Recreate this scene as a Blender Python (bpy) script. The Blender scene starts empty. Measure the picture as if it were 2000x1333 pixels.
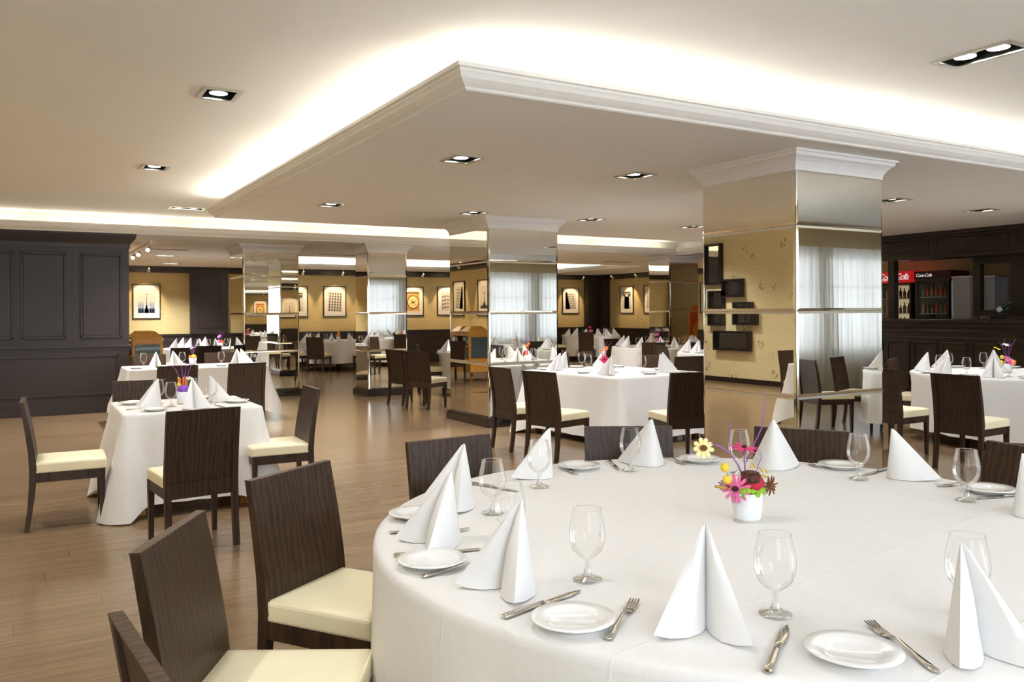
import bpy, bmesh, math, random
from mathutils import Vector, Matrix
random.seed(11)
PI = math.pi
R = math.radians
sc = bpy.context.scene
COL = sc.collection

# ------------------------------------------------------------------ camera
FPX, HOR, EYE, YAW, ROLL = 1625.0, 610.0, 1.485, R(30.4), 0.0062
fwd = Vector((math.sin(YAW), math.cos(YAW), 0)); rgt = Vector((math.cos(YAW), -math.sin(YAW), 0))
up = Vector((0, 0, 1))
cx = rgt * math.cos(ROLL) - up * math.sin(ROLL); cy = up * math.cos(ROLL) + rgt * math.sin(ROLL)
camd = bpy.data.cameras.new('camera'); cam = bpy.data.objects.new('camera', camd); COL.objects.link(cam)
m = Matrix((cx, cy, -fwd)).transposed().to_4x4(); m.translation = Vector((0, 0, EYE)); cam.matrix_world = m
camd.sensor_width = 36; camd.lens = 36 * FPX / 2000; camd.shift_y = -(666.5 - HOR) / 2000
camd.clip_start = 0.05; camd.clip_end = 200
sc.camera = cam

def scr(x, y, z):                       # image position, used only to word the labels left to right
    d = x * fwd.x + y * fwd.y; r = x * rgt.x + y * rgt.y
    return (1000 + FPX * r / d, HOR + FPX * (EYE - z) / d) if d > .2 else (-999, -999)

# ------------------------------------------------------------------ materials
def nodes(name):
    ma = bpy.data.materials.new(name); ma.use_nodes = True
    nt = ma.node_tree; return ma, nt, nt.nodes['Principled BSDF']
def mat(name, col, rough=.5, metal=0, spec=.5, noise=0, nscale=8, stretch=(1, 1, 1), bump=0, bscale=60, coat=0, emit=None, estr=0, obj=True, sheen=0):
    ma, nt, b = nodes(name); N = nt.nodes; L = nt.links
    b.inputs['Base Color'].default_value = (*col, 1); b.inputs['Roughness'].default_value = rough
    b.inputs['Metallic'].default_value = metal; b.inputs['Specular IOR Level'].default_value = spec
    b.inputs['Coat Weight'].default_value = coat; b.inputs['Sheen Weight'].default_value = sheen
    if emit: b.inputs['Emission Color'].default_value = (*emit, 1); b.inputs['Emission Strength'].default_value = estr
    tc = N.new('ShaderNodeTexCoord'); mp = N.new('ShaderNodeMapping'); mp.inputs['Scale'].default_value = stretch
    L.new(tc.outputs['Object'], mp.inputs['Vector'])
    nz = N.new('ShaderNodeTexNoise'); nz.inputs['Scale'].default_value = nscale; nz.inputs['Detail'].default_value = 5
    L.new(mp.outputs[0], nz.inputs['Vector'])
    rp = N.new('ShaderNodeValToRGB'); k = noise or .02
    rp.color_ramp.elements[0].position = .3; rp.color_ramp.elements[1].position = .7
    rp.color_ramp.elements[0].color = (*[c * (1 - k) for c in col], 1); rp.color_ramp.elements[1].color = (*[min(1, c * (1 + k)) for c in col], 1)
    L.new(nz.outputs['Fac'], rp.inputs[0]); L.new(rp.outputs[0], b.inputs['Base Color'])
    if bump:
        nb = N.new('ShaderNodeTexNoise'); nb.inputs['Scale'].default_value = bscale; nb.inputs['Detail'].default_value = 4
        L.new(mp.outputs[0], nb.inputs['Vector'])
        bp = N.new('ShaderNodeBump'); bp.inputs['Strength'].default_value = bump; bp.inputs['Distance'].default_value = .01
        L.new(nb.outputs['Fac'], bp.inputs['Height']); L.new(bp.outputs[0], b.inputs['Normal'])
    return ma
def wood(name, dark, light, rough=.35, axis='z', coat=.05):
    ma, nt, b = nodes(name); N = nt.nodes; L = nt.links
    tc = N.new('ShaderNodeTexCoord'); mp = N.new('ShaderNodeMapping')
    mp.inputs['Scale'].default_value = {'z': (5, 5, .7), 'x': (.9, 9, 9), 'y': (9, .9, 9)}[axis]
    oi = N.new('ShaderNodeObjectInfo'); ad = N.new('ShaderNodeVectorMath'); ad.operation = 'ADD'
    L.new(oi.outputs['Location'], ad.inputs[0]); L.new(tc.outputs['Object'], ad.inputs[1]); L.new(ad.outputs[0], mp.inputs['Vector'])
    wv = N.new('ShaderNodeTexWave'); wv.bands_direction = 'X'; wv.inputs['Scale'].default_value = 2.2; wv.inputs['Distortion'].default_value = 9
    wv.inputs['Detail'].default_value = 3; wv.inputs['Detail Scale'].default_value = 1.3; L.new(mp.outputs[0], wv.inputs['Vector'])
    nz = N.new('ShaderNodeTexNoise'); nz.inputs['Scale'].default_value = 14; nz.inputs['Detail'].default_value = 6; L.new(mp.outputs[0], nz.inputs['Vector'])
    mx = N.new('ShaderNodeMath'); mx.operation = 'MULTIPLY_ADD'; mx.inputs[1].default_value = .45
    L.new(wv.outputs['Fac'], mx.inputs[0]); L.new(nz.outputs['Fac'], mx.inputs[2])
    rp = N.new('ShaderNodeValToRGB'); rp.color_ramp.elements[0].position = .35; rp.color_ramp.elements[1].position = 1.0
    rp.color_ramp.elements[0].color = (*dark, 1); rp.color_ramp.elements[1].color = (*light, 1)
    L.new(mx.outputs[0], rp.inputs[0]); L.new(rp.outputs[0], b.inputs['Base Color'])
    b.inputs['Roughness'].default_value = rough; b.inputs['Coat Weight'].default_value = coat; b.inputs['Coat Roughness'].default_value = .25; b.inputs['Specular IOR Level'].default_value = .35
    return ma
def glassy(name, tint, ior_f=.18, rough=.0, edge=.6):
    ma = bpy.data.materials.new(name); ma.use_nodes = True; nt = ma.node_tree; N = nt.nodes; L = nt.links
    N.remove(N['Principled BSDF']); out = N['Material Output']
    tr = N.new('ShaderNodeBsdfTransparent'); tr.inputs[0].default_value = (*tint, 1)
    gl = N.new('ShaderNodeBsdfGlossy'); gl.inputs['Roughness'].default_value = rough; gl.inputs[0].default_value = (1, 1, 1, 1)
    lw = N.new('ShaderNodeLayerWeight'); lw.inputs['Blend'].default_value = ior_f
    rp = N.new('ShaderNodeValToRGB'); rp.color_ramp.elements[0].position = .55; rp.color_ramp.elements[0].color = (*tint, 1); rp.color_ramp.elements[1].position = 1; rp.color_ramp.elements[1].color = (.42, .42, .40, 1)
    L.new(lw.outputs['Facing'], rp.inputs[0]); L.new(rp.outputs[0], tr.inputs[0])
    ml = N.new('ShaderNodeMath'); ml.operation = 'MULTIPLY'; ml.inputs[1].default_value = edge
    L.new(lw.outputs['Fresnel'], ml.inputs[0])
    mx = N.new('ShaderNodeMixShader'); L.new(ml.outputs[0], mx.inputs[0]); L.new(tr.outputs[0], mx.inputs[1]); L.new(gl.outputs[0], mx.inputs[2])
    L.new(mx.outputs[0], out.inputs[0]); return ma

M = {}
M['cloth'] = mat('white_linen', (.80, .785, .76), .75, noise=.015, nscale=30, bump=.12, bscale=220, sheen=.2)
_nt = M['cloth'].node_tree; _b = _nt.nodes['Principled BSDF']; _old = _b.inputs['Normal'].links[0].from_node
_tc = _nt.nodes.new('ShaderNodeTexCoord'); _mp = _nt.nodes.new('ShaderNodeMapping'); _mp.inputs['Rotation'].default_value = (0, 0, R(-9)); _nt.links.new(_tc.outputs['Object'], _mp.inputs['Vector'])
_bk = _nt.nodes.new('ShaderNodeTexBrick'); _bk.offset = 0; _bk.inputs['Scale'].default_value = 1; _bk.inputs['Brick Width'].default_value = .62; _bk.inputs['Row Height'].default_value = .48; _bk.inputs['Mortar Size'].default_value = .006; _bk.inputs['Mortar Smooth'].default_value = 1
_nt.links.new(_mp.outputs[0], _bk.inputs['Vector']); _bp = _nt.nodes.new('ShaderNodeBump'); _bp.inputs['Strength'].default_value = .25; _bp.inputs['Distance'].default_value = .004
_nt.links.new(_bk.outputs['Fac'], _bp.inputs['Height']); _nt.links.new(_old.outputs[0], _bp.inputs['Normal']); _nt.links.new(_bp.outputs[0], _b.inputs['Normal'])
M['napkin'] = mat('white_napkin', (.81, .805, .80), .7, noise=.01, nscale=30, bump=.08, bscale=250)
M['chair'] = wood('wenge_veneer', (.017, .009, .006), (.056, .029, .015), .42)
M['chairtop'] = wood('wenge_edge', (.02, .011, .007), (.09, .05, .03), .4)
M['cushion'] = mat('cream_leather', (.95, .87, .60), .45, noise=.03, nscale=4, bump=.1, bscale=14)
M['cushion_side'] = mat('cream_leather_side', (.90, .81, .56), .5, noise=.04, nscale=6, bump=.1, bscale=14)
M['chrome'] = mat('polished_steel', (.62, .58, .50), .13, 1)
M['china'] = mat('white_china', (.86, .86, .85), .12, spec=.6, coat=.4)
M['glass'] = glassy('clear_glass', (.985, .985, .98), .3, .0, .5)
M['glassfoot'] = glassy('clear_glass_foot', (.93, .94, .93), .42, .02, .6)
M['mirror'] = mat('silvered_mirror', (.86, .84, .77), .012, 1)
M['mirror_bevel'] = mat('mirror_bevel', (.90, .88, .80), .05, 1)
M['panel'] = mat('taupe_panelling', (.021, .013, .010), .38, noise=.08, nscale=3, stretch=(1, 1, 6), bump=.05, bscale=40)
M['panel_far'] = mat('dark_panelling', (.03, .022, .017), .36, noise=.1, nscale=3, stretch=(1, 1, 6))
M['bar'] = wood('bar_wood', (.009, .006, .0035), (.032, .02, .011), .3, 'y')
M['plinth'] = mat('black_plinth', (.012, .009, .008), .16, coat=.5)
M['ceil'] = mat('ceiling_paint', (.90, .89, .85), .85, noise=.012, nscale=1.5)
M['ceil_low'] = mat('soffit_paint', (.90, .895, .87), .85, noise=.008, nscale=1.5)
M['plaster'] = mat('white_plaster_moulding', (.84, .82, .78), .6)
M['crown'] = mat('white_crown', (.80, .79, .78), .6)
M['frame_dk'] = mat('dark_frame', (.02, .015, .012), .35)
M['matboard'] = mat('picture_mat', (.72, .70, .66), .8)
M['nickel'] = mat('brushed_nickel', (.62, .60, .52), .3, 1)
M['lampblack'] = mat('lamp_housing', (.015, .013, .011), .3)
M['lamp'] = mat('lit_lamp', (1, 1, 1), .5, emit=(1, .97, .9), estr=9)
M['lamp_warm'] = mat('lit_halogen', (1, .9, .7), .5, emit=(1, .72, .42), estr=40)
M['orange_wood'] = wood('trolley_cherry', (.55, .24, .04), (.85, .45, .10), .35)
M['brass'] = mat('brass', (.85, .62, .2), .18, 1)
M['caseglass'] = mat('case_glass', (.10, .14, .15), .05, spec=.8)
M['caseshelf'] = mat('glass_shelf', (.35, .55, .5), .1)
M['orange'] = mat('orange_board', (.72, .13, .01), .4)
M['yellow_disc'] = mat('amber_board', (.75, .36, .03), .4)
M['red_sign'] = mat('red_sign', (.42, .01, .01), .4, emit=(.7, .02, .02), estr=.25)
M['red_dark'] = mat('dark_red_panel', (.07, .008, .01), .4)
M['white_letter'] = mat('white_lettering', (.85, .85, .85), .5, emit=(1, 1, 1), estr=.3)
M['fridge_blk'] = mat('black_cabinet', (.015, .013, .013), .3)
M['fridge_grey'] = mat('steel_cabinet', (.38, .37, .40), .35, .3)
M['fridge_in'] = mat('lit_fridge_interior', (.5, .45, .3), .6, emit=(1, .85, .5), estr=.18)
M['bottle_grn'] = mat('green_bottle', (.02, .05, .02), .1, spec=.8)
M['bottle_amb'] = mat('amber_bottle', (.25, .09, .02), .15, spec=.8)
M['bottle_red'] = mat('red_can', (.5, .04, .03), .25)
M['label_w'] = mat('paper_label', (.7, .7, .68), .7)
M['pot'] = mat('white_glass_pot', (.80, .83, .88), .12, coat=.5)
M['potbase'] = mat('clear_pot_base', (.55, .55, .45), .08, spec=.8)
M['f_red'] = mat('red_ball', (.48, .005, .03), .7, noise=.15, nscale=38)
M['f_brown'] = mat('brown_fibre', (.10, .03, .02), .9, noise=.5, nscale=90, bump=.8, bscale=120)
M['f_pink'] = mat('pink_petal', (.80, .16, .38), .6, noise=.15, nscale=38)
M['f_magenta'] = mat('magenta_petal', (.75, .03, .20), .6, noise=.15, nscale=38)
M['f_yellow'] = mat('yellow_petal', (.85, .62, .05), .6)
M['f_pale'] = mat('pale_yellow_petal', (.86, .78, .35), .6)
M['f_white'] = mat('white_petal', (.85, .82, .70), .6)
M['f_orange'] = mat('orange_bloom', (.85, .22, .02), .6, noise=.25, nscale=50)
M['f_dry'] = mat('dried_seedhead', (.16, .06, .02), .9, noise=.4, nscale=38)
M['f_straw'] = mat('straw_stick', (.50, .28, .08), .7)
M['f_green'] = mat('green_moss', (.28, .48, .03), .8, noise=.35, nscale=70)
M['f_purple'] = mat('purple_twig', (.32, .10, .45), .7)
M['f_violet'] = mat('violet_moss', (.25, .08, .55), .8, noise=.3, nscale=38)
M['f_dark'] = mat('dark_flower_eye', (.03, .006, .006), .8)
M['f_leaf'] = mat('grey_leaf', (.20, .20, .12), .7)
M['print_a'] = mat('print_grey', (.25, .24, .22), .8, noise=.25, nscale=12)
M['print_b'] = mat('print_dark', (.05, .045, .04), .8)
M['print_c'] = mat('print_pale', (.50, .48, .44), .8, noise=.12, nscale=8)
M['print_blue'] = mat('print_blue', (.16, .24, .42), .8, noise=.3, nscale=20)
M['print_peach'] = mat('print_peach', (.70, .60, .58), .8, noise=.08, nscale=4)
M['print_amber'] = mat('print_amber', (.55, .27, .06), .8, noise=.4, nscale=14)
M['print_gold'] = mat('print_gold', (.80, .58, .22), .8, noise=.15, nscale=14)
M['vent'] = mat('vent_grey', (.16, .145, .12), .6)  # plain dark grey of the linear vents

# wallpaper: grasscloth with horizontal streaks
def wallpaper(name, c1, c2, sc_=(2, 2, 60), flowers=False):
    ma, nt, b = nodes(name); N = nt.nodes; L = nt.links
    tc = N.new('ShaderNodeTexCoord'); mp = N.new('ShaderNodeMapping'); mp.inputs['Scale'].default_value = sc_
    L.new(tc.outputs['Object'], mp.inputs['Vector'])
    nz = N.new('ShaderNodeTexNoise'); nz.inputs['Scale'].default_value = 1.6; nz.inputs['Detail'].default_value = 6; L.new(mp.outputs[0], nz.inputs['Vector'])
    rp = N.new('ShaderNodeValToRGB'); rp.color_ramp.elements[0].position = .3; rp.color_ramp.elements[1].position = .7
    rp.color_ramp.elements[0].color = (*c1, 1); rp.color_ramp.elements[1].color = (*c2, 1)
    L.new(nz.outputs['Fac'], rp.inputs[0]); last = rp.outputs[0]
    if flowers:
        vo = N.new('ShaderNodeTexVoronoi'); vo.inputs['Scale'].default_value = 2.4; L.new(tc.outputs['Object'], vo.inputs['Vector'])
        n2 = N.new('ShaderNodeTexNoise'); n2.inputs['Scale'].default_value = 26; n2.inputs['Detail'].default_value = 3; L.new(tc.outputs['Object'], n2.inputs['Vector'])
        r1 = N.new('ShaderNodeValToRGB'); r1.color_ramp.elements[0].position = .22; r1.color_ramp.elements[0].color = (1, 1, 1, 1); r1.color_ramp.elements[1].position = .3; r1.color_ramp.elements[1].color = (0, 0, 0, 1)
        r2 = N.new('ShaderNodeValToRGB'); r2.color_ramp.elements[0].position = .54; r2.color_ramp.elements[1].position = .6
        L.new(vo.outputs['Distance'], r1.inputs[0]); L.new(n2.outputs['Fac'], r2.inputs[0])
        mu = N.new('ShaderNodeMath'); mu.operation = 'MULTIPLY'; L.new(r1.outputs[0], mu.inputs[0]); L.new(r2.outputs[0], mu.inputs[1])
        mx = N.new('ShaderNodeMix'); mx.data_type = 'RGBA'; L.new(mu.outputs[0], mx.inputs['Factor']); L.new(last, mx.inputs['A']); mx.inputs['B'].default_value = (.28, .20, .09, 1)
        last = mx.outputs['Result']
    L.new(last, b.inputs['Base Color']); b.inputs['Roughness'].default_value = .7
    bp = N.new('ShaderNodeBump'); bp.inputs['Strength'].default_value = .15; L.new(nz.outputs['Fac'], bp.inputs['Height']); L.new(bp.outputs[0], b.inputs['Normal'])
    return ma
M['paper'] = wallpaper('grasscloth_wallpaper', (.50, .39, .17), (.63, .51, .26))
M['floral'] = wallpaper('floral_wallpaper', (.70, .58, .33), (.78, .66, .40), (2, 2, 30), True)
M['beige'] = mat('beige_wall', (.62, .52, .33), .8, noise=.03)

# floor planks along x
ma, nt, b = nodes('oak_plank_floor'); N = nt.nodes; L = nt.links
tc = N.new('ShaderNodeTexCoord'); br = N.new('ShaderNodeTexBrick'); br.inputs['Scale'].default_value = 1
br.inputs['Brick Width'].default_value = 1.3; br.inputs['Row Height'].default_value = .145; br.inputs['Mortar Size'].default_value = .0022
br.inputs['Color1'].default_value = (.225, .145, .078, 1); br.inputs['Color2'].default_value = (.275, .182, .102, 1); br.inputs['Mortar'].default_value = (.17, .11, .06, 1)
br.offset = 0; br.offset_frequency = 2
sx = N.new('ShaderNodeSeparateXYZ'); L.new(tc.outputs['Object'], sx.inputs[0]); dv = N.new('ShaderNodeMath'); dv.operation = 'DIVIDE'; dv.inputs[1].default_value = .145; L.new(sx.outputs['Y'], dv.inputs[0])
fl = N.new('ShaderNodeMath'); fl.operation = 'FLOOR'; L.new(dv.outputs[0], fl.inputs[0]); wn = N.new('ShaderNodeTexWhiteNoise'); wn.noise_dimensions = '1D'; L.new(fl.outputs[0], wn.inputs['W'])
ma2 = N.new('ShaderNodeMath'); ma2.operation = 'MULTIPLY_ADD'; ma2.inputs[1].default_value = 7.3; L.new(wn.outputs['Value'], ma2.inputs[0]); L.new(sx.outputs['X'], ma2.inputs[2])
cb = N.new('ShaderNodeCombineXYZ'); L.new(ma2.outputs[0], cb.inputs[0]); L.new(sx.outputs['Y'], cb.inputs[1]); L.new(cb.outputs[0], br.inputs['Vector'])
mp = N.new('ShaderNodeMapping'); mp.inputs['Scale'].default_value = (1.2, 22, 1); L.new(tc.outputs['Object'], mp.inputs['Vector'])
nz = N.new('ShaderNodeTexNoise'); nz.inputs['Scale'].default_value = 2.2; nz.inputs['Detail'].default_value = 7; L.new(mp.outputs[0], nz.inputs['Vector'])
rp = N.new('ShaderNodeValToRGB'); rp.color_ramp.elements[0].position = .3; rp.color_ramp.elements[0].color = (.70, .69, .68, 1); rp.color_ramp.elements[1].position = .7; rp.color_ramp.elements[1].color = (1.1, 1.1, 1.1, 1)
L.new(nz.outputs['Fac'], rp.inputs[0])
mx = N.new('ShaderNodeMix'); mx.data_type = 'RGBA'; mx.blend_type = 'MULTIPLY'; mx.inputs['Factor'].default_value = 1
L.new(br.outputs['Color'], mx.inputs['A']); L.new(rp.outputs[0], mx.inputs['B']); L.new(mx.outputs['Result'], b.inputs['Base Color'])
b.inputs['Roughness'].default_value = .21; b.inputs['Specular IOR Level'].default_value = .55
bp = N.new('ShaderNodeBump'); bp.inputs['Strength'].default_value = .06; L.new(nz.outputs['Fac'], bp.inputs['Height']); L.new(bp.outputs[0], b.inputs['Normal'])
M['floor'] = ma

# sheer curtain
ma = bpy.data.materials.new('sheer_voile'); ma.use_nodes = True; nt = ma.node_tree; N = nt.nodes; L = nt.links; N.remove(N['Principled BSDF'])
tl = N.new('ShaderNodeBsdfTranslucent'); tl.inputs[0].default_value = (.92, .92, .92, 1); df = N.new('ShaderNodeBsdfDiffuse'); df.inputs[0].default_value = (.80, .79, .74, 1)
tp = N.new('ShaderNodeBsdfTransparent'); m1 = N.new('ShaderNodeMixShader'); m1.inputs[0].default_value = .35; m2 = N.new('ShaderNodeMixShader'); m2.inputs[0].default_value = .07
L.new(tl.outputs[0], m1.inputs[1]); L.new(df.outputs[0], m1.inputs[2]); L.new(m1.outputs[0], m2.inputs[1]); L.new(tp.outputs[0], m2.inputs[2])
L.new(m2.outputs[0], N['Material Output'].inputs[0]); M['sheer'] = ma

# ------------------------------------------------------------------ mesh helpers
class MB:
    def __init__(s): s.v = []; s.f = []; s.mi = []; s.sm = []
    def add(s, vs, fs, mi=0, smooth=False):
        o = len(s.v); s.v += [tuple(v) for v in vs]
        for f in fs: s.f.append([o + i for i in f]); s.mi.append(mi); s.sm.append(smooth)
        return s
    def box(s, x0, x1, y0, y1, z0, z1, mi=0, b=0):
        if b:
            bm = bmesh.new(); bmesh.ops.create_cube(bm, size=1)
            for v in bm.verts: v.co = Vector(((x0 + x1) / 2 + v.co.x * (x1 - x0), (y0 + y1) / 2 + v.co.y * (y1 - y0), (z0 + z1) / 2 + v.co.z * (z1 - z0)))
            bmesh.ops.bevel(bm, geom=bm.edges[:], offset=b, segments=2, affect='EDGES', profile=.6)
            bm.verts.index_update(); s.add([v.co for v in bm.verts], [[v.index for v in f.verts] for f in bm.faces], mi); bm.free(); return s
        vs = [(x, y, z) for z in (z0, z1) for y in (y0, y1) for x in (x0, x1)]
        return s.add(vs, [(0, 2, 3, 1), (4, 5, 7, 6), (0, 1, 5, 4), (2, 6, 7, 3), (0, 4, 6, 2), (1, 3, 7, 5)], mi)
    def quad(s, pts, mi=0): return s.add(pts, [tuple(range(len(pts)))], mi)
    def loft(s, rings, mi=0, smooth=True, caps=True, closed=True):
        n = len(rings[0]); vs = [p for r in rings for p in r]; fs = []
        for a in range(len(rings) - 1):
            for i in range(n if closed else n - 1):
                j = (i + 1) % n; fs.append((a * n + i, a * n + j, (a + 1) * n + j, (a + 1) * n + i))
        s.add(vs, fs, mi, smooth)
        if caps:
            s.add(rings[0], [tuple(reversed(range(n)))], mi); s.add(rings[-1], [tuple(range(n))], mi)
        return s
    def lathe(s, prof, n=24, c=(0, 0, 0), mi=0, smooth=True, caps=True):
        rings = [[(c[0] + r * math.cos(2 * PI * i / n), c[1] + r * math.sin(2 * PI * i / n), c[2] + z) for i in range(n)] for r, z in prof]
        return s.loft(rings, mi, smooth, caps)
    def tube(s, pts, rad, n=8, mi=0, caps=True):
        pts = [Vector(p) for p in pts]; rings = []
        for i, p in enumerate(pts):
            t = (pts[min(i + 1, len(pts) - 1)] - pts[max(i - 1, 0)]).normalized()
            a = t.orthogonal().normalized() if i == 0 else (rings_a - t * rings_a.dot(t)).normalized()
            rings_a = a; b_ = t.cross(a); r = rad[i] if isinstance(rad, (list, tuple)) else rad
            rings.append([tuple(p + (a * math.cos(2 * PI * k / n) + b_ * math.sin(2 * PI * k / n)) * r) for k in range(n)])
        return s.loft(rings, mi, True, caps)
    def xf(s, mtx):
        s.v = [tuple(mtx @ Vector(v)) for v in s.v]; return s
    def build(s, name, mats, parent=None, loc=None, rotz=0):
        me = bpy.data.meshes.new(name); me.from_pydata(s.v, [], s.f)
        if not isinstance(mats, (list, tuple)): mats = [mats]
        for k in mats: me.materials.append(k)
        me.polygons.foreach_set('material_index', s.mi); me.polygons.foreach_set('use_smooth', s.sm)
        bm = bmesh.new(); bm.from_mesh(me); bmesh.ops.remove_doubles(bm, verts=bm.verts, dist=1e-5); bmesh.ops.recalc_face_normals(bm, faces=bm.faces); bm.to_mesh(me); bm.free()
        o = bpy.data.objects.new(name, me); COL.objects.link(o)
        if parent: o.parent = parent
        if loc: o.location = loc
        o.rotation_euler.z = rotz
        return o
def tag(o, label=None, cat=None, group=None, kind=None):
    if label: o['label'] = label
    if cat: o['category'] = cat
    if group: o['group'] = group
    if kind: o['kind'] = kind
    return o
def empty(name, loc=(0, 0, 0), rz=0, label=None, cat=None, group=None):
    o = bpy.data.objects.new(name, None); COL.objects.link(o); o.location = loc; o.rotation_euler.z = rz
    return tag(o, label, cat, group)
KIDS = {}
def kids(o):
    if o.name not in KIDS: KIDS[o.name] = list(o.children)
    return KIDS[o.name]
def clone(o, loc=None, rz=None, label=None, group=None, parent=None):
    c = o.copy(); COL.objects.link(c)
    if parent: c.parent = parent
    if loc is not None: c.location = loc
    if rz is not None: c.rotation_euler.z = rz
    if label: c['label'] = label
    if group: c['group'] = group
    for k in kids(o): clone(k, parent=c)
    return c
class Proto:                                            # the first placement moves the prototype, later ones copy it
    def __init__(s, o): s.o = o; s.used = False; kids(o); [kids(k) for k in o.children]
    def put(s, loc, rz, label, group=None):
        if not s.used:
            s.used = True; s.o.location = loc; s.o.rotation_euler.z = rz; s.o['label'] = label
            if group: s.o['group'] = group
            return s.o
        c = clone(s.o, loc, rz, label, group)
        return c
def struct(o): o['kind'] = 'structure'; return o

HC, HU = 2.72, 3.0
XL, XR, YF, YB = -1.9, 17.03, 23.1, -1.3

# ------------------------------------------------------------------ floor and walls
struct(MB().box(XL - .2, XR + .2, YB - .2, YF + .2, -.1, 0).build('floor', M['floor']))
# panelled block on the left, running along y = 14.05
WP = 14.05
mb = MB(); mb.box(XL, 1.40, WP, 14.9, 0, 2.72)
o = struct(mb.build('wall_panelled', M['panel']))
def frame_panel(mb, a0, a1, z0, z1, face, axis='x', t=.02, d=.018, sgn=-1):
    # raised moulding rectangle on a wall face; sgn = outward direction of that face
    f0, f1 = sorted((face, face + sgn * d))
    def bx(p0, p1, q0, q1):
        if axis == 'x': mb.box(p0, p1, f0, f1, q0, q1, b=.005)
        else: mb.box(f0, f1, p0, p1, q0, q1, b=.005)
    bx(a0, a1, z1 - t, z1); bx(a0, a1, z0, z0 + t); bx(a0, a0 + t, z0, z1); bx(a1 - t, a1, z0, z1)
mb = MB()
xs = [-1.85, -1.42, -.78, -.13, .52, .62, 1.30]
for a0, a1 in ((-1.30, -.75), (-.66, -.13), (-.04, .545), (.73, 1.30)): frame_panel(mb, a0, a1, 1.135, 2.41, WP, t=.03, d=.03); mb.box(a0 + .035, a1 - .035, WP - .012, WP, 1.17, 2.375, b=.004)
for xg in (-.70, -.085, .635): mb.box(xg - .012, xg + .012, WP - .006, WP, 1.03, 2.5)
frame_panel(mb, -1.85, 1.25, .27, .875, WP, t=.03)
struct(mb.build('trim_panel_mouldings', M['panel']))
mb = MB()
mb.box(XL, 1.43, WP - .035, WP, .985, 1.02, b=.008); mb.box(XL, 1.42, WP - .015, WP, .95, .985)
mb.box(1.40, 1.43, WP, 14.9, .985, 1.02)
struct(mb.build('trim_chair_rail', M['panel']))
mb = MB(); mb.box(XL, 1.43, WP - .03, WP, 0, .11, b=.006); mb.box(XL, 1.42, WP - .018, WP, .11, .135)
struct(mb.build('baseboard_panelled', M['panel']))
def sweep(mb, path, prof, closed=False, mi=0):
    # path of (x,y); prof of (offset to the left of travel, z)
    n = len(path); rings = []
    for i, p in enumerate(path):
        p = Vector(p)
        d1 = (p - Vector(path[i - 1])).normalized() if (i > 0 or closed) else None
        d2 = (Vector(path[(i + 1) % n]) - p).normalized() if (i < n - 1 or closed) else None
        if d1 is None: d1 = d2
        if d2 is None: d2 = d1
        n1 = Vector((-d1.y, d1.x)); n2 = Vector((-d2.y, d2.x)); b_ = (n1 + n2); b_ = b_ / (b_.dot(n1))
        rings.append([(p.x + b_.x * o_, p.y + b_.y * o_, z) for o_, z in prof])
    if closed: rings.append(rings[0])
    k = len(prof)
    for a in range(len(rings) - 1):
        for i in range(k - 1): mb.add([rings[a][i], rings[a + 1][i], rings[a + 1][i + 1], rings[a][i + 1]], [(0, 1, 2, 3)], mi)
    return mb
mb = MB(); sweep(mb, [(XL, WP), (1.40, WP), (1.40, 14.9)][::-1], [(0, 2.5), (.015, 2.5), (.02, 2.56), (.05, 2.60), (.085, 2.64), (.10, 2.69), (.10, 2.72)])
struct(mb.build('trim_crown_panelled', M['panel']))
# far wall
struct(MB().box(XL, XR + .2, YF, YF + .2, 0, HC + .4).build('wall_far', M['paper']))
mb = MB(); mb.box(XL, XR, YF - .05, YF, 0, .93); 
for i in range(9):
    a = .2 + i * 1.9; mb.box(a, a + 1.7, YF - .062, YF - .05, .18, .2); mb.box(a, a + 1.7, YF - .062, YF - .05, .76, .78); mb.box(a, a + .02, YF - .062, YF - .05, .2, .76); mb.box(a + 1.68, a + 1.7, YF - .062, YF - .05, .2, .76)
mb.box(XL, XR, YF - .09, YF, .93, .97)
struct(mb.build('wall_wainscot_far', M['panel_far']))
mb = MB(); mb.box(XL, XR, YF - .06, YF, 2.56, HC); mb.box(XL, XR, YF - .10, YF, 2.66, HC)
struct(mb.build('trim_crown_far', M['panel_far']))
# right-hand far wall
struct(MB().box(XR, XR + .2, YB - .2, YF, 0, HC + .4).build('wall_right', M['paper']))
mb = MB(); mb.box(XR - .05, XR, 12, YF, 0, .90); mb.box(XR - .09, XR, 12, YF, .90, .94)
struct(mb.build('wall_wainscot_right', M['panel_far']))
mb = MB(); mb.box(XR - .06, XR, 12, YF, 2.56, HC); mb.box(XR - .10, XR, 12, YF, 2.66, HC)
struct(mb.build('trim_crown_right', M['panel_far']))
# left wall with floral paper (seen in the mirrors)
struct(MB().box(XL - .2, XL, YB - .2, YF, 0, HU + .3).build('wall_left', M['floral']))
struct(MB().box(XL, XL + .02, YB, WP, 0, .10).build('baseboard_left', M['panel']))
XB = .3
struct(MB().box(XB - .2, XB, 14.9, YF, 0, HC + .3).build('wall_left_back', M['paper']))
mb = MB(); mb.box(XB, XB + .05, 14.9, YF, 0, .91); mb.box(XB, XB + .09, 14.9, YF, .91, .95)
struct(mb.build('wall_wainscot_left', M['panel_far']))
mb = MB(); mb.box(XB, XB + .06, 14.9, YF, 2.56, HC); mb.box(XB, XB + .10, 14.9, YF, 2.66, HC)
struct(mb.build('trim_crown_left', M['panel_far']))
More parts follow.
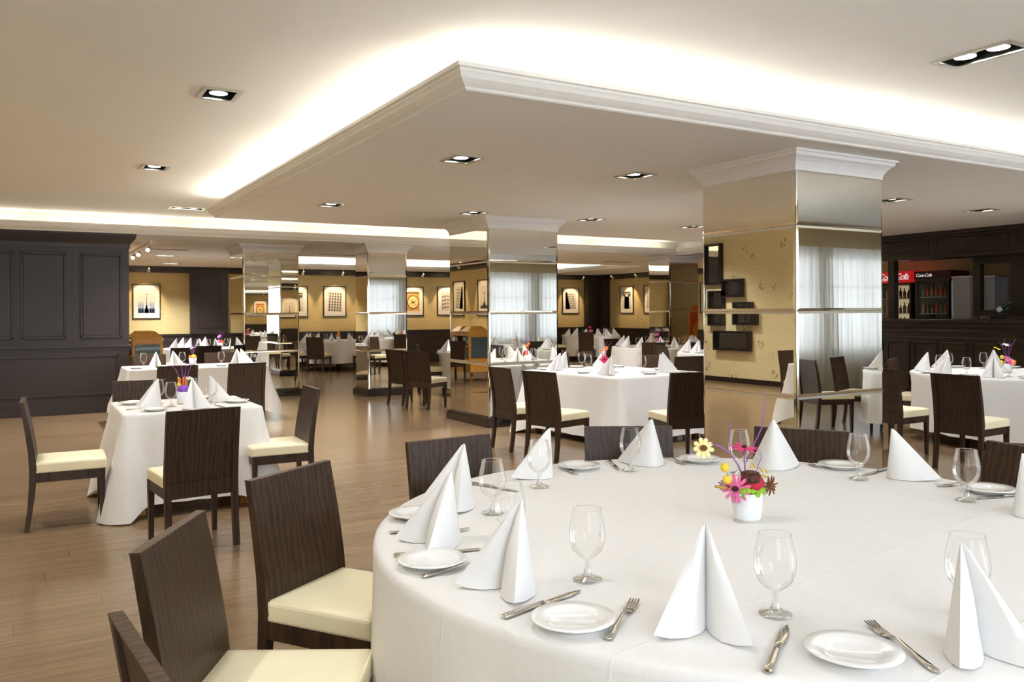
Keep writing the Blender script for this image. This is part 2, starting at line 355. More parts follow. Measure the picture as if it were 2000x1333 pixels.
# pilasters
mb = MB(); mb.box(3.74, 4.70, YF - .16, YF - .05, .97, 2.66); frame_panel(mb, 3.92, 4.55, 1.12, 2.44, YF - .16, t=.03)
struct(mb.build('wall_pilaster_left', M['panel_far']))
mb = MB(); mb.box(16.35, XR, YF - .30, YF - .05, .93, 2.66); frame_panel(mb, 16.5, 16.9, 1.1, 2.45, YF - .30, t=.03); mb.box(XR - .25, XR, YF - .6, YF - .2, .93, 2.66)
struct(mb.build('wall_pilaster_corner', M['panel_far']))
# window wall behind the camera
wins = [(-.6, .9), (1.7, 4.3), (6.3, 8.9), (9.9, 12.3), (12.6, 14.9)]
mb = MB(); mb.box(XL, XR, YB - .2, YB, 0, .72); mb.box(XL, XR, YB - .2, YB, 2.5, HU + .1)
px = XL
for a, b_ in wins: mb.box(px, a, YB - .2, YB, .72, 2.5); px = b_
mb.box(px, XR, YB - .2, YB, .72, 2.5)
struct(mb.build('wall_windows', M['beige']))
for i, (a, b_) in enumerate(wins):
    mb = MB(); y0, y1 = YB - .13, YB - .07
    mb.box(a, b_, y0, y1, .72, .78); mb.box(a, b_, y0, y1, 2.44, 2.5); mb.box(a, a + .06, y0, y1, .78, 2.44); mb.box(b_ - .06, b_, y0, y1, .78, 2.44)
    c_ = (a + b_) / 2; mb.box(c_ - .03, c_ + .03, y0, y1, .78, 2.44); mb.box(a, b_, y0, y1, 1.9, 1.95)
    struct(mb.build('window_%d' % (i + 1), M['plaster']))
# curtains
def curtain(x0, x1, y, label, amp=.045, seed=0):
    rnd = random.Random(seed); n = int((x1 - x0) * 44); mb = MB(); rows = [2.62, 2.4, 1.8, 1.1, .5, .03]; vs = []
    for z in rows:
        for i in range(n + 1):
            x = x0 + (x1 - x0) * i / n
            ph = 11.5 * 2 * PI * (x - x0) / 1.6 + 1.1 * math.sin(x * 2.3 + seed)
            vs.append((x, y + amp * (.5 + .5 * (2.6 - z) / 2.6) * math.sin(ph) + .02 * math.sin(ph * .37 + z), z))
    fs = [(r * (n + 1) + i, r * (n + 1) + i + 1, (r + 1) * (n + 1) + i + 1, (r + 1) * (n + 1) + i) for r in range(len(rows) - 1) for i in range(n)]
    mb.add(vs, fs, 0, True); o = mb.build('curtain', M['sheer']); tag(o, label, 'curtain', 'sheer curtains along the window wall'); return o
curtain(1.3, 4.7, YB + .13, 'white sheer curtain on the window nearest the large round table', seed=1)
curtain(6.0, 9.2, YB + .13, 'white sheer curtain mirrored in the leftmost mirrored pillar', seed=2)
curtain(9.5, 15.3, YB + .13, 'wide white sheer curtain mirrored in the two nearest mirrored pillars', seed=3)

# ------------------------------------------------------------------ ceilings
lights1 = [(3.05, 5.97, 0), (4.80, 5.95, 0), (6.56, 5.95, 0), (8.43, 5.90, 0), (10.29, 5.98, 0), (3.03, 9.20, 0), (4.82, 9.13, 0), (6.56, 9.07, 0), (8.45, 9.15, 0), (10.3, 9.15, 0), (2.6, 18.7, 2), (9.6, 16.9, 0), (14.6, 17.2, 0), (3.1, 21.6, 2)]
lights2 = [(1.17, 5.96, 0), (1.17, 9.25, 0), (2.02, 12.6, 2), (4.92, 2.85, 1), (1.2, 2.6, 1), (8.5, 2.85, 1), (8.2, 12.5, 2), (-.68, 5.96, 0), (-.68, 9.25, 0), (-.68, 2.7, 0), (-.68, 12.4, 0)]  # front-left, window-table and last two left lamps are unseen, added to brighten
def lrect(x, y, k):
    hx, hy = ((.10, .13), (.10, .21), (.21, .10))[k]; return (x - hx, x + hx, y - hy, y + hy)
def slab(mb, regions, holes, z):
    for (x0, x1, y0, y1) in regions:
        hs = [h for h in holes if h[0] < x1 and h[1] > x0 and h[2] < y1 and h[3] > y0]
        X = sorted({x0, x1, *[min(max(q, x0), x1) for h in hs for q in h[:2]]}); Y = sorted({y0, y1, *[min(max(q, y0), y1) for h in hs for q in h[2:]]})
        for i in range(len(X) - 1):
            for j in range(len(Y) - 1):
                mx_, my_ = (X[i] + X[i + 1]) / 2, (Y[j] + Y[j + 1]) / 2
                if any(h[0] < mx_ < h[1] and h[2] < my_ < h[3] for h in hs): continue
                mb.quad([(X[i], Y[j], z), (X[i], Y[j + 1], z), (X[i + 1], Y[j + 1], z), (X[i + 1], Y[j], z)])
    return mb
LX, LY0, LY1, FY, TX = 2.13, 4.11, 11.09, 13.9, 12.35
h1 = [lrect(*l) for l in lights1]; h2 = [lrect(*l) for l in lights2]
t2 = (5.0, 14.6, 17.7, 22.5)
low = [(LX, XR, LY0, LY1), (TX, XR, LY1, FY), (XL, XR, FY, YF)]
struct(slab(MB(), low, h1 + [t2], HC).build('ceiling', M['ceil_low']))
upr = [(XL, XR, YB, LY0 + .25), (XL, LX + .25, LY0 + .25, FY + .25), (LX + .25, TX + .25, LY1 - .25, FY + .25), (t2[0] - .25, t2[1] + .25, t2[2] - .25, t2[3] + .25)]
struct(slab(MB(), upr, h2, HU).build('ceiling_raised', M['ceil']))
struct(MB().box(XL - .3, XR + .3, YB - .3, YF + .3, HU + .25, HU + .3).build('ceiling_deck', M['ceil']))
prof = [(0, HC), (.012, HC - .004), (.022, HC + .004), (.022, HC + .014), (.034, HC + .022), (.046, HC + .030), (.070, HC + .052), (.084, HC + .082), (.088, HC + .098), (.104, HC + .102), (.106, HC + .124), (.090, HC + .126), (.088, HC + .08), (-.20, HC + .08)]
riser = [(-.20, HC + .08), (-.20, HU)]
p1 = [(XR, LY0), (LX, LY0), (LX, LY1), (TX, LY1), (TX, FY), (XL, FY)]
p2 = [(t2[0], t2[2]), (t2[1], t2[2]), (t2[1], t2[3]), (t2[0], t2[3])]
o = struct(sweep(MB(), p1, prof).build('trim_cove_moulding', M['plaster']))
o = struct(sweep(MB(), p2, prof, True).build('trim_cove_moulding_back', M['plaster']))
struct(sweep(sweep(MB(), p1, riser), p2, riser, True).build('wall_cove_riser', M['ceil']))

# recessed downlights
def downlight(x, y, k, z, label):
    x0, x1, y0, y1 = (a - b_ for a, b_ in zip(lrect(x, y, k), (x, x, y, y)))
    t = empty('recessed_downlight', (x, y, z), 0, label, 'ceiling light', 'recessed downlights')
    mb = MB(); w = .03
    for a in ((x0 - w, x1 + w, y0 - w, y0), (x0 - w, x1 + w, y1, y1 + w), (x0 - w, x0, y0, y1), (x1, x1 + w, y0, y1)): mb.box(*a, -.008, .004)
    mb.build('frame', M['nickel'], t)
    mb = MB(); hh = .11
    mb.quad([(x0, y0, hh), (x1, y0, hh), (x1, y1, hh), (x0, y1, hh)])
    for a, b_ in (((x0, y0), (x1, y0)), ((x1, y0), (x1, y1)), ((x1, y1), (x0, y1)), ((x0, y1), (x0, y0))): mb.quad([(*a, 0), (*b_, 0), (*b_, hh), (*a, hh)])
    mb.build('housing', M['lampblack'], t)
    cs = {0: [(0, 0)], 1: [(0, -.1), (0, .1)], 2: [(-.1, 0), (.1, 0)]}[k]
    for q in cs:
        q = (q[0], q[1] + (.03 if k != 1 else 0))
        MB().lathe([(.062, .012), (.066, .03), (.075, .075), (.075, .08)], 20, (*q, 0), caps=False).build('reflector', M['nickel'], t)
        MB().lathe([(.060, .030), (.058, .020), (.0001, .016)], 20, (*q, 0)).build('bulb', M['lamp'], t)
    return t
nm = {0: 'square', 1: 'double', 2: 'double'}
desc1 = ['square recessed downlight in the dropped ceiling, nearest its corner', 'square recessed downlight in the dropped ceiling, just left of the nearest mirrored pillar', 'square recessed downlight in the dropped ceiling, hidden by the nearest pillar', 'recessed downlight in the dropped ceiling just right of the nearest mirrored pillar', 'recessed downlight in the dropped ceiling, farthest right in view above the bar',
  'recessed downlight in the dropped ceiling, leftmost of its farther row', 'recessed downlight above the crown of the second mirrored pillar', 'recessed downlight right of the second mirrored pillar crown', 'recessed downlight at the left edge of the nearest mirrored pillar', 'recessed downlight in the farther row, hidden behind the nearest pillar',
  'double recessed downlight in the far ceiling near the track spotlights', 'small recessed downlight in the far ceiling right of the second pillar', 'small recessed downlight in the far ceiling near the corner', 'double recessed downlight closest to the dark pilaster of the far wall']
desc2 = ['large square recessed downlight in the raised ceiling at upper left', 'square recessed downlight in the raised ceiling, second from the camera on the left', 'double recessed downlight beside the far left tip of the dropped ceiling', 'double recessed downlight in the raised ceiling at upper right', 'added off-frame double downlight brightening the front left of the room', 'added off-frame double downlight brightening the tables near the windows', 'double recessed downlight in the raised trough behind the dropped ceiling', 'square recessed downlight at the left, before the panelled wall', 'square recessed downlight at the left, nearer the camera', 'added off-frame square downlight at the left, nearest the windows', 'added off-frame square downlight at the left, closest to the panelled wall']
for l, ds in zip(lights1, desc1): downlight(*l, HC, ds)
for l, ds in zip(lights2, desc2): downlight(*l, HU, ds)
for i, (x, y, w) in enumerate(((2.3, 17.0, .9), (5.75, 17.05, .9), (12.8, 16.6, .8), (3.5, 15.2, .5))):
    mb = MB(); mb.box(x - w / 2, x + w / 2, y - .045, y + .045, HC - .006, HC + .002); o = mb.build('ceiling_vent', M['vent'])
    tag(o, ('slim linear ceiling vent beside the track spotlights', 'slim linear ceiling vent between the two far left pillars', 'slim linear ceiling vent left of the farthest mirrored pillar', 'short slim ceiling vent before the leftmost mirrored pillar')[i], 'vent', 'linear ceiling vents')

# ------------------------------------------------------------------ lamps
def area(name, loc, rot, sx, sy, e, col=(1, .93, .75)):
    l = bpy.data.lights.new(name, 'AREA'); l.shape = 'RECTANGLE'; l.size = sx; l.size_y = sy; l.energy = e; l.color = col
    o = bpy.data.objects.new(name, l); COL.objects.link(o); o.location = loc; o.rotation_euler = rot; return o
CE = 4.1
UPR = (PI, 0, 0)
def cove(xa, xb, ya, yb, e, out, col=(1, .96, .87)):
    horiz = xb - xa > yb - ya; L_ = max(xb - xa, yb - ya)
    d = Vector((out[0], out[1], .10))
    o = area('cove_lamp', ((xa + xb) / 2, (ya + yb) / 2, HC + .105), (0, 0, 0), L_, .04, e * L_, col)
    z_ = -d.normalized(); x_ = Vector((1, 0, 0)) if horiz else Vector((0, 1, 0)); y_ = z_.cross(x_)
    m_ = Matrix((x_, y_, z_)).transposed().to_4x4(); m_.translation = o.location; o.matrix_world = m_
q = .12
for i in range(5): cove(LX + .1 + i * 2.3, LX + .1 + i * 2.3 + 2.1, LY0 + q, LY0 + q, CE, (0, -1))
for i in range(3): cove(LX + q, LX + q, LY0 + .3 + i * 2.25, LY0 + .3 + i * 2.25 + 2.1, CE, (-1, 0))
for i in range(5): cove(LX + .1 + i * 2.0, LX + .1 + i * 2.0 + 1.85, LY1 - q, LY1 - q, CE * .5, (0, 1), (1, .92, .76))
for i in range(7): cove(XL + .1 + i * 2.0, XL + .1 + i * 2.0 + 1.86, FY + q, FY + q, CE * .32, (0, -1), (1, .92, .74))
for i in range(5): cove(t2[0] + .1 + i * 1.9, t2[0] + 1.9 + i * 1.9, t2[3] + q, t2[3] + q, CE * 1.5, (0, -1)); cove(t2[0] + .1 + i * 1.9, t2[0] + 1.9 + i * 1.9, t2[2] - q, t2[2] - q, CE, (0, 1))
cove(t2[1] + q, t2[1] + q, t2[2] + .2, t2[3] - .2, CE * 1.3, (-1, 0))
def spot(loc, e, ang=130, blend=.9, col=(1, 1, 1), tgt=None, rad=.05):
    l = bpy.data.lights.new('spot_lamp', 'SPOT'); l.energy = e; l.spot_size = R(ang); l.spot_blend = blend; l.color = col; l.shadow_soft_size = rad
    o = bpy.data.objects.new('spot_lamp', l); COL.objects.link(o); o.location = loc
    if tgt: o.rotation_euler = (Vector(tgt) - Vector(loc)).to_track_quat('-Z', 'Y').to_euler()
    return o
DE = 150
for x, y, k in lights1: spot((x, y, HC + .02), DE * (1.5 if k else 1) * (.80 if y < 7 else 1.6 if y < 10 else 4.6 if k == 0 else 1.6))
for x, y, k in lights2: spot((x, y, HU + .02), DE * ((.19 if y < 4 else 2.4) if k else (.8 if x > 0 else 1.6 if y > 9 else .7)))
for a, b_ in wins:
    area('daylight', ((a + b_) / 2, YB - .25, 1.62), (R(90), 0, 0), b_ - a, 1.75, (32 if a < 5 else 60 if a < 9 else 4.5) * (b_ - a), (.82, .90, 1)).rotation_euler = (R(-90), 0, PI)
w = bpy.data.worlds.new('sky'); sc.world = w; w.use_nodes = True
bg = w.node_tree.nodes['Background']; bg.inputs[0].default_value = (.78, .88, 1, 1); bg.inputs[1].default_value = .55

# ------------------------------------------------------------------ mirrored pillars
def pillar(x0, x1, y0, y1, label):
    t = empty('mirrored_pillar', (x0, y0, 0), 0, label, 'pillar', 'mirrored pillars'); W, D = x1 - x0, y1 - y0
    p = .05
    mb = MB(); mb.box(-p, W + p, -p, D + p, 0, .10, b=.008); mb.box(-p + .015, W + p - .015, -p + .015, D + p - .015, .10, .125, b=.004); mb.build('plinth', M['plinth'], t)
    MB().box(.01, W - .01, .01, D - .01, .12, 2.60).build('core', M['lampblack'], t)
    rnd = random.Random(int(x0 * 100 + y0))
    for face in range(4):
        wd = W if face in (0, 2) else D
        for z0, z1 in ((.125, .815), (.815, 1.48), (1.48, 2.145), (2.145, 2.58)):
            # local u along width, v up, n outward; bevelled slab 6 mm thick
            bv, th = .02, .009; n_ = .003
            def pt(u, v, n):
                if face == 0: return (u, -n, v)
                if face == 1: return (W + n, u, v)
                if face == 2: return (W - u, D + n, v)
                return (-n, D - u, v)
            u0, u1, v0, v1 = 0, wd, z0 + .001, z1 - .001
            o_ = [pt(u0, v0, n_), pt(u1, v0, n_), pt(u1, v1, n_), pt(u0, v1, n_)]
            tl = [rnd.uniform(-.0012, .0012) for _ in range(2)]
            i_ = [pt(u0 + bv, v0 + bv, th - tl[0] - tl[1]), pt(u1 - bv, v0 + bv, th + tl[0] - tl[1]), pt(u1 - bv, v1 - bv, th + tl[0] + tl[1]), pt(u0 + bv, v1 - bv, th - tl[0] + tl[1])]
            mb = MB(); mb.add(i_, [(0, 1, 2, 3)], 0); mb.add(o_ + i_, [(0, 1, 5, 4), (1, 2, 6, 5), (2, 3, 7, 6), (3, 0, 4, 7)], 1)
            mb.build('mirror_panel', [M['mirror'], M['mirror_bevel']], t)
    cp = [(0, 2.565), (.006, 2.565), (.008, 2.585), (.014, 2.605), (.03, 2.635), (.055, 2.662), (.075, 2.675), (.080, 2.70), (.095, 2.702), (.095, HC)]
    mb = MB(); sweep(mb, [(0, D), (W, D), (W, 0), (0, 0)], cp, True); mb.build('crown_moulding', M['crown'], t)
    return t
pillar(5.13, 6.17, 4.42, 5.43, 'nearest mirrored pillar, large, right of centre behind the big round table')
pillar(5.156, 6.216, 9.38, 10.5, 'second mirrored pillar, at the centre beside the square cloth table')
pillar(5.28, 6.02, 14.05, 14.69, 'slim mirrored pillar between the leftmost and the centre mirrored pillar')
pillar(3.33, 4.31, 15.0, 16.03, 'leftmost mirrored pillar, behind the rectangular table')
pillar(12.36, 13.2, 14.15, 14.85, 'farthest mirrored pillar, behind the tables near the bar')

# ------------------------------------------------------------------ chair
def make_chair():
    t = empty('dining_chair', (0, 0, 0), 0, 'chair', 'chair', 'dark dining chairs')
    W = .225
    # side profile of a rear leg / stile: (y at centre, z, half depth)
    pr = [(-.035, 0, .016), (-.012, .16, .017), (0, .32, .020), (.004, .42, .021), (-.006, .55, .019), (-.028, .70, .016), (-.062, .885, .012)]
    for sx in (-1, 1):
        mb = MB(); rings = []
        for y, z, h in pr:
            x0, x1 = sx * W - (.019 if sx > 0 else -.019) * 2 * (1 if sx > 0 else 1), sx * W
            a, b_ = sorted((x0, x1)); rings.append([(a, y - h, z), (b_, y - h, z), (b_, y + h, z), (a, y + h, z)])
        mb.loft(rings, 0, False); mb.build('rear_leg', M['chair'], t)
    for sx in (-1, 1):
        mb = MB(); rings = []
        for z, k in ((0, .014), (.40, .02)):
            c = sx * (W - .02); rings.append([(c - k, .43 - k, z), (c + k, .43 - k, z), (c + k, .43 + k, z), (c - k, .43 + k, z)])
        mb.loft(rings, 0, False); mb.build('front_leg', M['chair'], t)
    mb = MB(); mb.box(-W + .03, W - .03, .41, .45, .335, .40); mb.box(-W + .03, W - .03, -.012, .018, .335, .432)
    for sx in (-1, 1):
        a, b_ = sorted((sx * (W - .004), sx * (W - .032))); mb.box(a, b_, .01, .43, .335, .40)
    mb.build('seat_rail', M['chair'], t)
    # veneered back panel curved like the stiles; front skin covers stiles, rear skin recessed
    mb = MB(); n = 8
    def yz(z):
        for (a, b_) in zip(pr, pr[1:]):
            if a[1] <= z <= b_[1]:
                k = (z - a[1]) / (b_[1] - a[1]); return a[0] + (b_[0] - a[0]) * k, a[2] + (b_[2] - a[2]) * k
        return pr[-1][0], pr[-1][2]
    rings = []
    for i in range(n + 1):
        z = .42 + (.880 - .42) * i / n; y, h = yz(z)
        rings.append([(-W + .036, y - h * .35, z), (W - .036, y - h * .35, z), (W - .036, y + h * .9, z), (-W + .036, y + h * .9, z)])
    mb.loft(rings, 0, False)
    mb.loft([[(-W - .001, (yz(z)[0] + yz(z)[1]), z), (W + .001, (yz(z)[0] + yz(z)[1]), z), (W + .001, (yz(z)[0] + yz(z)[1]) + .003, z), (-W - .001, (yz(z)[0] + yz(z)[1]) + .003, z)] for z in [.42 + .4655 * i / n for i in range(n)] + [.8851]], 0, False); mb.build('back_panel', M['chair'], t)
    y, h = yz(.885); mb = MB(); mb.box(-W - .001, W + .001, y - h - .001, y + h + .003, .8852, .890); mb.build('top_rail', M['chairtop'], t)
    mb = MB(); mb.box(-W + .004, W - .004, .012, .462, .395, .468, b=.012); c = mb.build('cushion', M['cushion_side'], t)
    mb = MB(); rings = []
    for ins, z in ((.006, .462), (.012, .471), (.05, .478), (.12, .480)): rings.append([(-W + .004 + ins, .012 + ins, z), (W - .004 - ins, .012 + ins, z), (W - .004 - ins, .462 - ins, z), (-W + .004 + ins, .462 - ins, z)])
    mb.loft(rings, 0, True); mb.build('cushion_top', M['cushion'], c)
    return t
CH = Proto(make_chair())
def chair(x, y, facing, label, group='dark dining chairs'):
    return CH.put((x, y, 0), R(facing - 90), label, group)

# ------------------------------------------------------------------ tableware prototypes
def make_goblet():
    t = empty('water_goblet', (0, 0, 0), 0, 'g', 'glass')
    MB().lathe([(.0375, .190), (.0395, .178), (.0460, .150), (.0490, .125), (.0475, .103), (.0395, .080), (.026, .066), (.012, .057)], 28, caps=False).build('bowl', M['glass'], t)
    MB().lathe([(.0362, .1905), (.0378, .1915), (.0390, .1895)], 28, caps=False).build('rim', M['glassfoot'], t)
    MB().lathe([(.010, .058), (.0085, .050), (.0075, .035), (.010, .018), (.018, .009), (.037, .004), (.039, .002), (.039, 0), (.0001, 0)], 28, caps=False).build('foot', M['glassfoot'], t)
    return t
def make_plate():
    o = MB().lathe([(.0001, .010), (.052, .010), (.058, .013), (.072, .018), (.097, .022), (.099, .020), (.097, .018), (.075, .012), (.060, .003), (.056, 0), (.0001, 0)], 40).build('bread_plate', M['china'])
    return tag(o, 'p', 'plate')
def flat(outline, z0, z1):                      # solid from a plan outline (list of (x, halfwidth, lift))
    mb = MB(); rings = [[(x, -w_, lz + z0), (x, w_, lz + z0), (x, w_ * .8, lz + z1), (x, -w_ * .8, lz + z1)] for x, w_, lz in outline]
    return mb.loft(rings, 0, True)
def make_fork():
    t = empty('fork', (0, 0, 0), 0, 'f', 'fork')
    flat([(-.135, .004, .002), (-.13, .010, .002), (-.10, .0085, .003), (-.05, .005, .006), (0, .0035, .011), (.03, .004, .008), (.045, .012, .003), (.06, .0135, .002)], 0, .0035).build('handle', M['chrome'], t)
    for k in range(4):
        y = (-.0105 + .007 * k); mb = MB(); mb.loft([[(x, y - h, z), (x, y + h, z), (x, y + h, z + .0025), (x, y - h, z + .0025)] for x, h, z in ((.056, .0026, .002), (.09, .0022, .002), (.125, .0014, .007))], 0, True); mb.build('tine', M['chrome'], t)
    return t
def make_knife():
    t = empty('table_knife', (0, 0, 0), 0, 'k', 'knife')
    flat([(-.135, .005, 0), (-.128, .0105, 0), (-.10, .009, 0), (-.02, .0065, .001), (.0, .006, .001)], 0, .008).build('handle', M['chrome'], t)
    flat([(-.002, .006, .002), (.03, .011, .002), (.09, .0115, .002), (.12, .007, .002), (.138, .001, .002)], 0, .002).build('blade', M['chrome'], t)
    return t
def make_napkin(seed, wide=1.0, asym=0):
    rnd = random.Random(seed); mb = MB()
    w1, w2 = .105 * wide * (1 + asym), .105 * wide * (1 - asym)
    key = [(.085, 0), (.080, .022), (.060, .050), (.015, .080 * w1 / .105), (-.045, .098 * w1 / .105), (-.092, w1), (-.080, .070 * w1 / .105), (-.055, .035), (-.02, .010), (.015, .001),
           (-.02, -.012), (-.055, -.036), (-.078, -.070 * w2 / .105), (-.090, -w2), (-.045, -.098 * w2 / .105), (.015, -.080 * w2 / .105), (.060, -.050), (.080, -.022)]
    ax, ay, az = .066 + rnd.uniform(-.01, .01), rnd.uniform(-.006, .006), .222 + rnd.uniform(-.01, .008)
    rings = []; n = len(key)
    for k in (0, .02, .2, .4, .6, .78, .9, .965, 1):
        r = []
        for i, (x, y) in enumerate(key):
            s = 1 - k
            bul = .014 * math.sin(PI * k) if i in (6, 7, 11, 12) else (.006 * math.sin(PI * k))
            px_, py_ = x, y
            sk = s + .05 * k if k < 1 else .022
            X = ax + (px_ - ax) * sk - (bul if i in (6, 7, 11, 12) else 0); Y = ay + (py_ - ay) * sk
            z0 = .012 if i in (5, 13) else (.004 if i in (4, 6, 12, 14) else 0)
            r.append((X, Y, z0 * (1 - k) + az * k))
        rings.append(r)
    mb.loft(rings, 0, True)
    o = mb.build('folded_napkin', M['napkin'])
    sm = o.modifiers.new('soft', 'EDGE_SPLIT'); sm.split_angle = R(50)
    return tag(o, 'n', 'napkin')
GOB, PLA, FOR, KNI = Proto(make_goblet()), Proto(make_plate()), Proto(make_fork()), Proto(make_knife())
NAP = [Proto(make_napkin(1)), Proto(make_napkin(2, .85, .12)), Proto(make_napkin(3, 1.05, -.1))]

# pending items get ordinal labels per table, left to right as seen
pend = []
def put(kind, tname, x, y, rot, z, row=''):
    pend.append((kind, tname, row, x, y, R(rot), z))
ORD = ['leftmost', 'second from left', 'third from left', 'fourth from left', 'fifth from left', 'sixth from left', 'seventh from left', 'eighth from left', 'ninth from left', 'tenth from left', 'eleventh from left', 'twelfth from left']
KW = {'napkin': ('white cone-folded napkin', 'folded napkins'), 'glass': ('clear stemmed water glass', 'stemmed water glasses'), 'plate': ('small round white plate', 'white side plates'),
      'fork': ('polished steel fork', 'forks'), 'knife': ('polished steel knife', 'knives')}
def flush():
    from collections import defaultdict
    g = defaultdict(list)
    for it in pend: g[it[:3]].append(it)
    for (kind, tname, row), its in g.items():
        its.sort(key=lambda it: scr(it[3], it[4], it[6])[0])
        for i, (k_, t_, r_, x, y, a, z) in enumerate(its):
            base, grp = KW[kind]
            lab = '%s, %s%s, %s' % (base, ORD[i] if len(its) > 1 else 'the only one', (', ' + row) if row else '', tname)
            pr = {'napkin': NAP[(i * 7 + len(tname)) % 3], 'glass': GOB, 'plate': PLA, 'fork': FOR, 'knife': KNI}[kind]
            pr.put((x, y, z), a, lab, grp + ' on the ' + tname)

# ------------------------------------------------------------------ flower pots
def petals(mb, c, nrm, n, r, wdt, mi=0, droop=.0, r0=.008):
    nrm = Vector(nrm).normalized(); a = nrm.orthogonal().normalized(); b_ = nrm.cross(a); c = Vector(c)
    for i in range(n):
        th = 2 * PI * i / n; d = a * math.cos(th) + b_ * math.sin(th); s = nrm.cross(d)
        lf = nrm * (.004 * math.sin(i * 2.4)); p = [c + d * r0 - s * wdt * .22, c + d * r0 + s * wdt * .22, c + d * r * .55 + s * wdt * .46 + nrm * droop + lf, c + d * r * .86 + s * wdt * .42 + lf, c + d * r + lf * 1.5, c + d * r * .86 - s * wdt * .42 + lf, c + d * r * .55 - s * wdt * .46 + nrm * droop + lf]
        q_ = [v + nrm * .0015 for v in p]; k = len(p)
        mb.add(p + q_, [tuple(range(k)), tuple(reversed(range(k, 2 * k)))] + [(j, (j + 1) % k, (j + 1) % k + k, j + k) for j in range(k)], mi)
def ball(mb, c, r, mi=0, sq=1, n=14, jag=0, seed=0):
    rnd = random.Random(seed); rings = []
    for i in range(1, 8):
        ph = PI * i / 8; rings.append([(c[0] + r * math.sin(ph) * math.cos(2 * PI * k / n) * (1 + rnd.uniform(-jag, jag)), c[1] + r * math.sin(ph) * math.sin(2 * PI * k / n) * (1 + rnd.uniform(-jag, jag)), c[2] - r * sq * math.cos(ph)) for k in range(n)])
    mb.loft(rings, mi, jag == 0)
def twig(mb, pts, r=.0016): mb.tube(pts, [r] * (len(pts) - 1) + [r * .5], 5)
def potbody(t, r1=.043, r2=.052, h=.095):
    MB().lathe([(r1, 0), (r1 + .001, .010)], 28).build('pot_base', M['potbase'], t)
    MB().lathe([(r1, .010), (r1 + .001, .012), (r2, h), (r2 - .003, h), (r2 - .006, h - .02), (.0001, h - .02)], 28).build('pot', M['pot'], t)
def rt(a, b_, z):                               # offsets: a to the right of the view, b_ away from the viewer
    return (rgt.x * a + fwd.x * b_, rgt.y * a + fwd.y * b_, z)
# the large arrangement
t = empty('flower_pot', (2.147, 2.065, .76), 0, 'white pot with red ball, pink gerberas and purple twigs, large round table', 'flower arrangement', 'table flower arrangements')
potbody(t, .046, .057, .102)
mb = MB(); ball(mb, rt(.012, 0, .128), .047, sq=.9); mb.build('red_ball', M['f_red'], t)
mb = MB(); ball(mb, rt(.006, -.016, .152), .036, sq=.72, jag=.14, seed=4)
rnd = random.Random(5)
for i in range(26):
    a = rnd.uniform(0, 6.28); c0 = Vector(rt(.006, -.016, .160)); p = [c0 + Vector((math.cos(a + k * .5) * .03, math.sin(a + k * .5) * .03, .006 * math.sin(k * 1.7 + i) + rnd.uniform(-.006, .008))) for k in range(5)]
    mb.tube(p, .0009, 4)
mb.build('fibre_nest', M['f_brown'], t)
mb = MB(); petals(mb, rt(-.046, -.03, .118), Vector(rt(-.55, -.8, 0)) + Vector((0, 0, .15)), 12, .052, .013); mb.build('pink_gerbera', M['f_pink'], t)
mb = MB(); ball(mb, rt(-.051, -.036, .118), .012, sq=.8); mb.build('gerbera_eye', M['f_dark'], t)
mb = MB(); petals(mb, rt(-.004, .02, .248), Vector((0, -.15, 1)), 11, .050, .014); mb.build('pink_gerbera', M['f_magenta'], t)
mb = MB(); ball(mb, rt(-.004, .02, .250), .009); mb.build('gerbera_eye', M['f_dark'], t)
mb = MB(); twig(mb, [rt(0, .01, .12), rt(-.004, .015, .19), rt(-.004, .02, .246)], .0028)
twig(mb, [rt(0, .01, .12), rt(-.03, .0, .19), rt(-.06, -.01, .235), rt(-.10, -.02, .262), rt(-.128, -.03, .272)], .0026)
twig(mb, [rt(-.128, -.03, .272), rt(-.18, -.03, .255), rt(-.222, -.04, .225)], .0013); twig(mb, [rt(-.06, -.01, .235), rt(-.062, -.01, .30), rt(-.06, -.01, .338), rt(-.068, -.01, .345)], .0014)
twig(mb, [rt(0, .01, .20), rt(.03, .02, .26), rt(.058, .02, .32), rt(.066, .02, .38), rt(.071, .02, .45)], .0020); twig(mb, [rt(-.01, .01, .2), rt(-.018, .03, .28), rt(-.021, .03, .335)], .0014)
twig(mb, [rt(.03, .02, .14), rt(.045, .02, .19), rt(.056, .02, .215), rt(.052, .02, .235), rt(.045, .02, .228)], .0012)
mb.build('purple_twigs', M['f_purple'], t)
mb = MB(); petals(mb, rt(-.158, -.035, .258), Vector(rt(.1, -1, 0)) + Vector((0, 0, .25)), 9, .037, .017); mb.build('yellow_daisy', M['f_pale'], t)
mb = MB(); ball(mb, rt(-.159, -.043, .259), .013, sq=.8); mb.build('daisy_eye', M['f_dry'], t)
mb = MB(); ball(mb, rt(-.078, -.005, .186), .015, sq=1.1); mb.build('yellow_bud', M['f_yellow'], t); mb = MB(); ball(mb, rt(-.072, -.012, .145), .016); mb.build('yellow_bud', M['f_yellow'], t); mb = MB(); twig(mb, [rt(-.05, 0, .12), rt(-.066, 0, .16), rt(-.076, -.005, .18)]); mb.build('bud_stem', M['f_green'], t)
mb = MB(); petals(mb, rt(.078, -.005, .122), Vector(rt(.6, -.8, 0)), 15, .036, .006); petals(mb, rt(.076, -.008, .122), Vector(rt(.6, -.8, 0)), 11, .028, .008); ball(mb, rt(.078, -.005, .122), .014, jag=.15); mb.build('dried_flower', M['f_dry'], t)
mb = MB()
for i in range(16):
    a = rnd.uniform(0, 6.28); ball(mb, (math.cos(a) * .047, math.sin(a) * .047, .106 + rnd.uniform(-.008, .010)), rnd.uniform(.010, .016), jag=.25, seed=i, n=8)
mb.build('green_moss', M['f_green'], t)
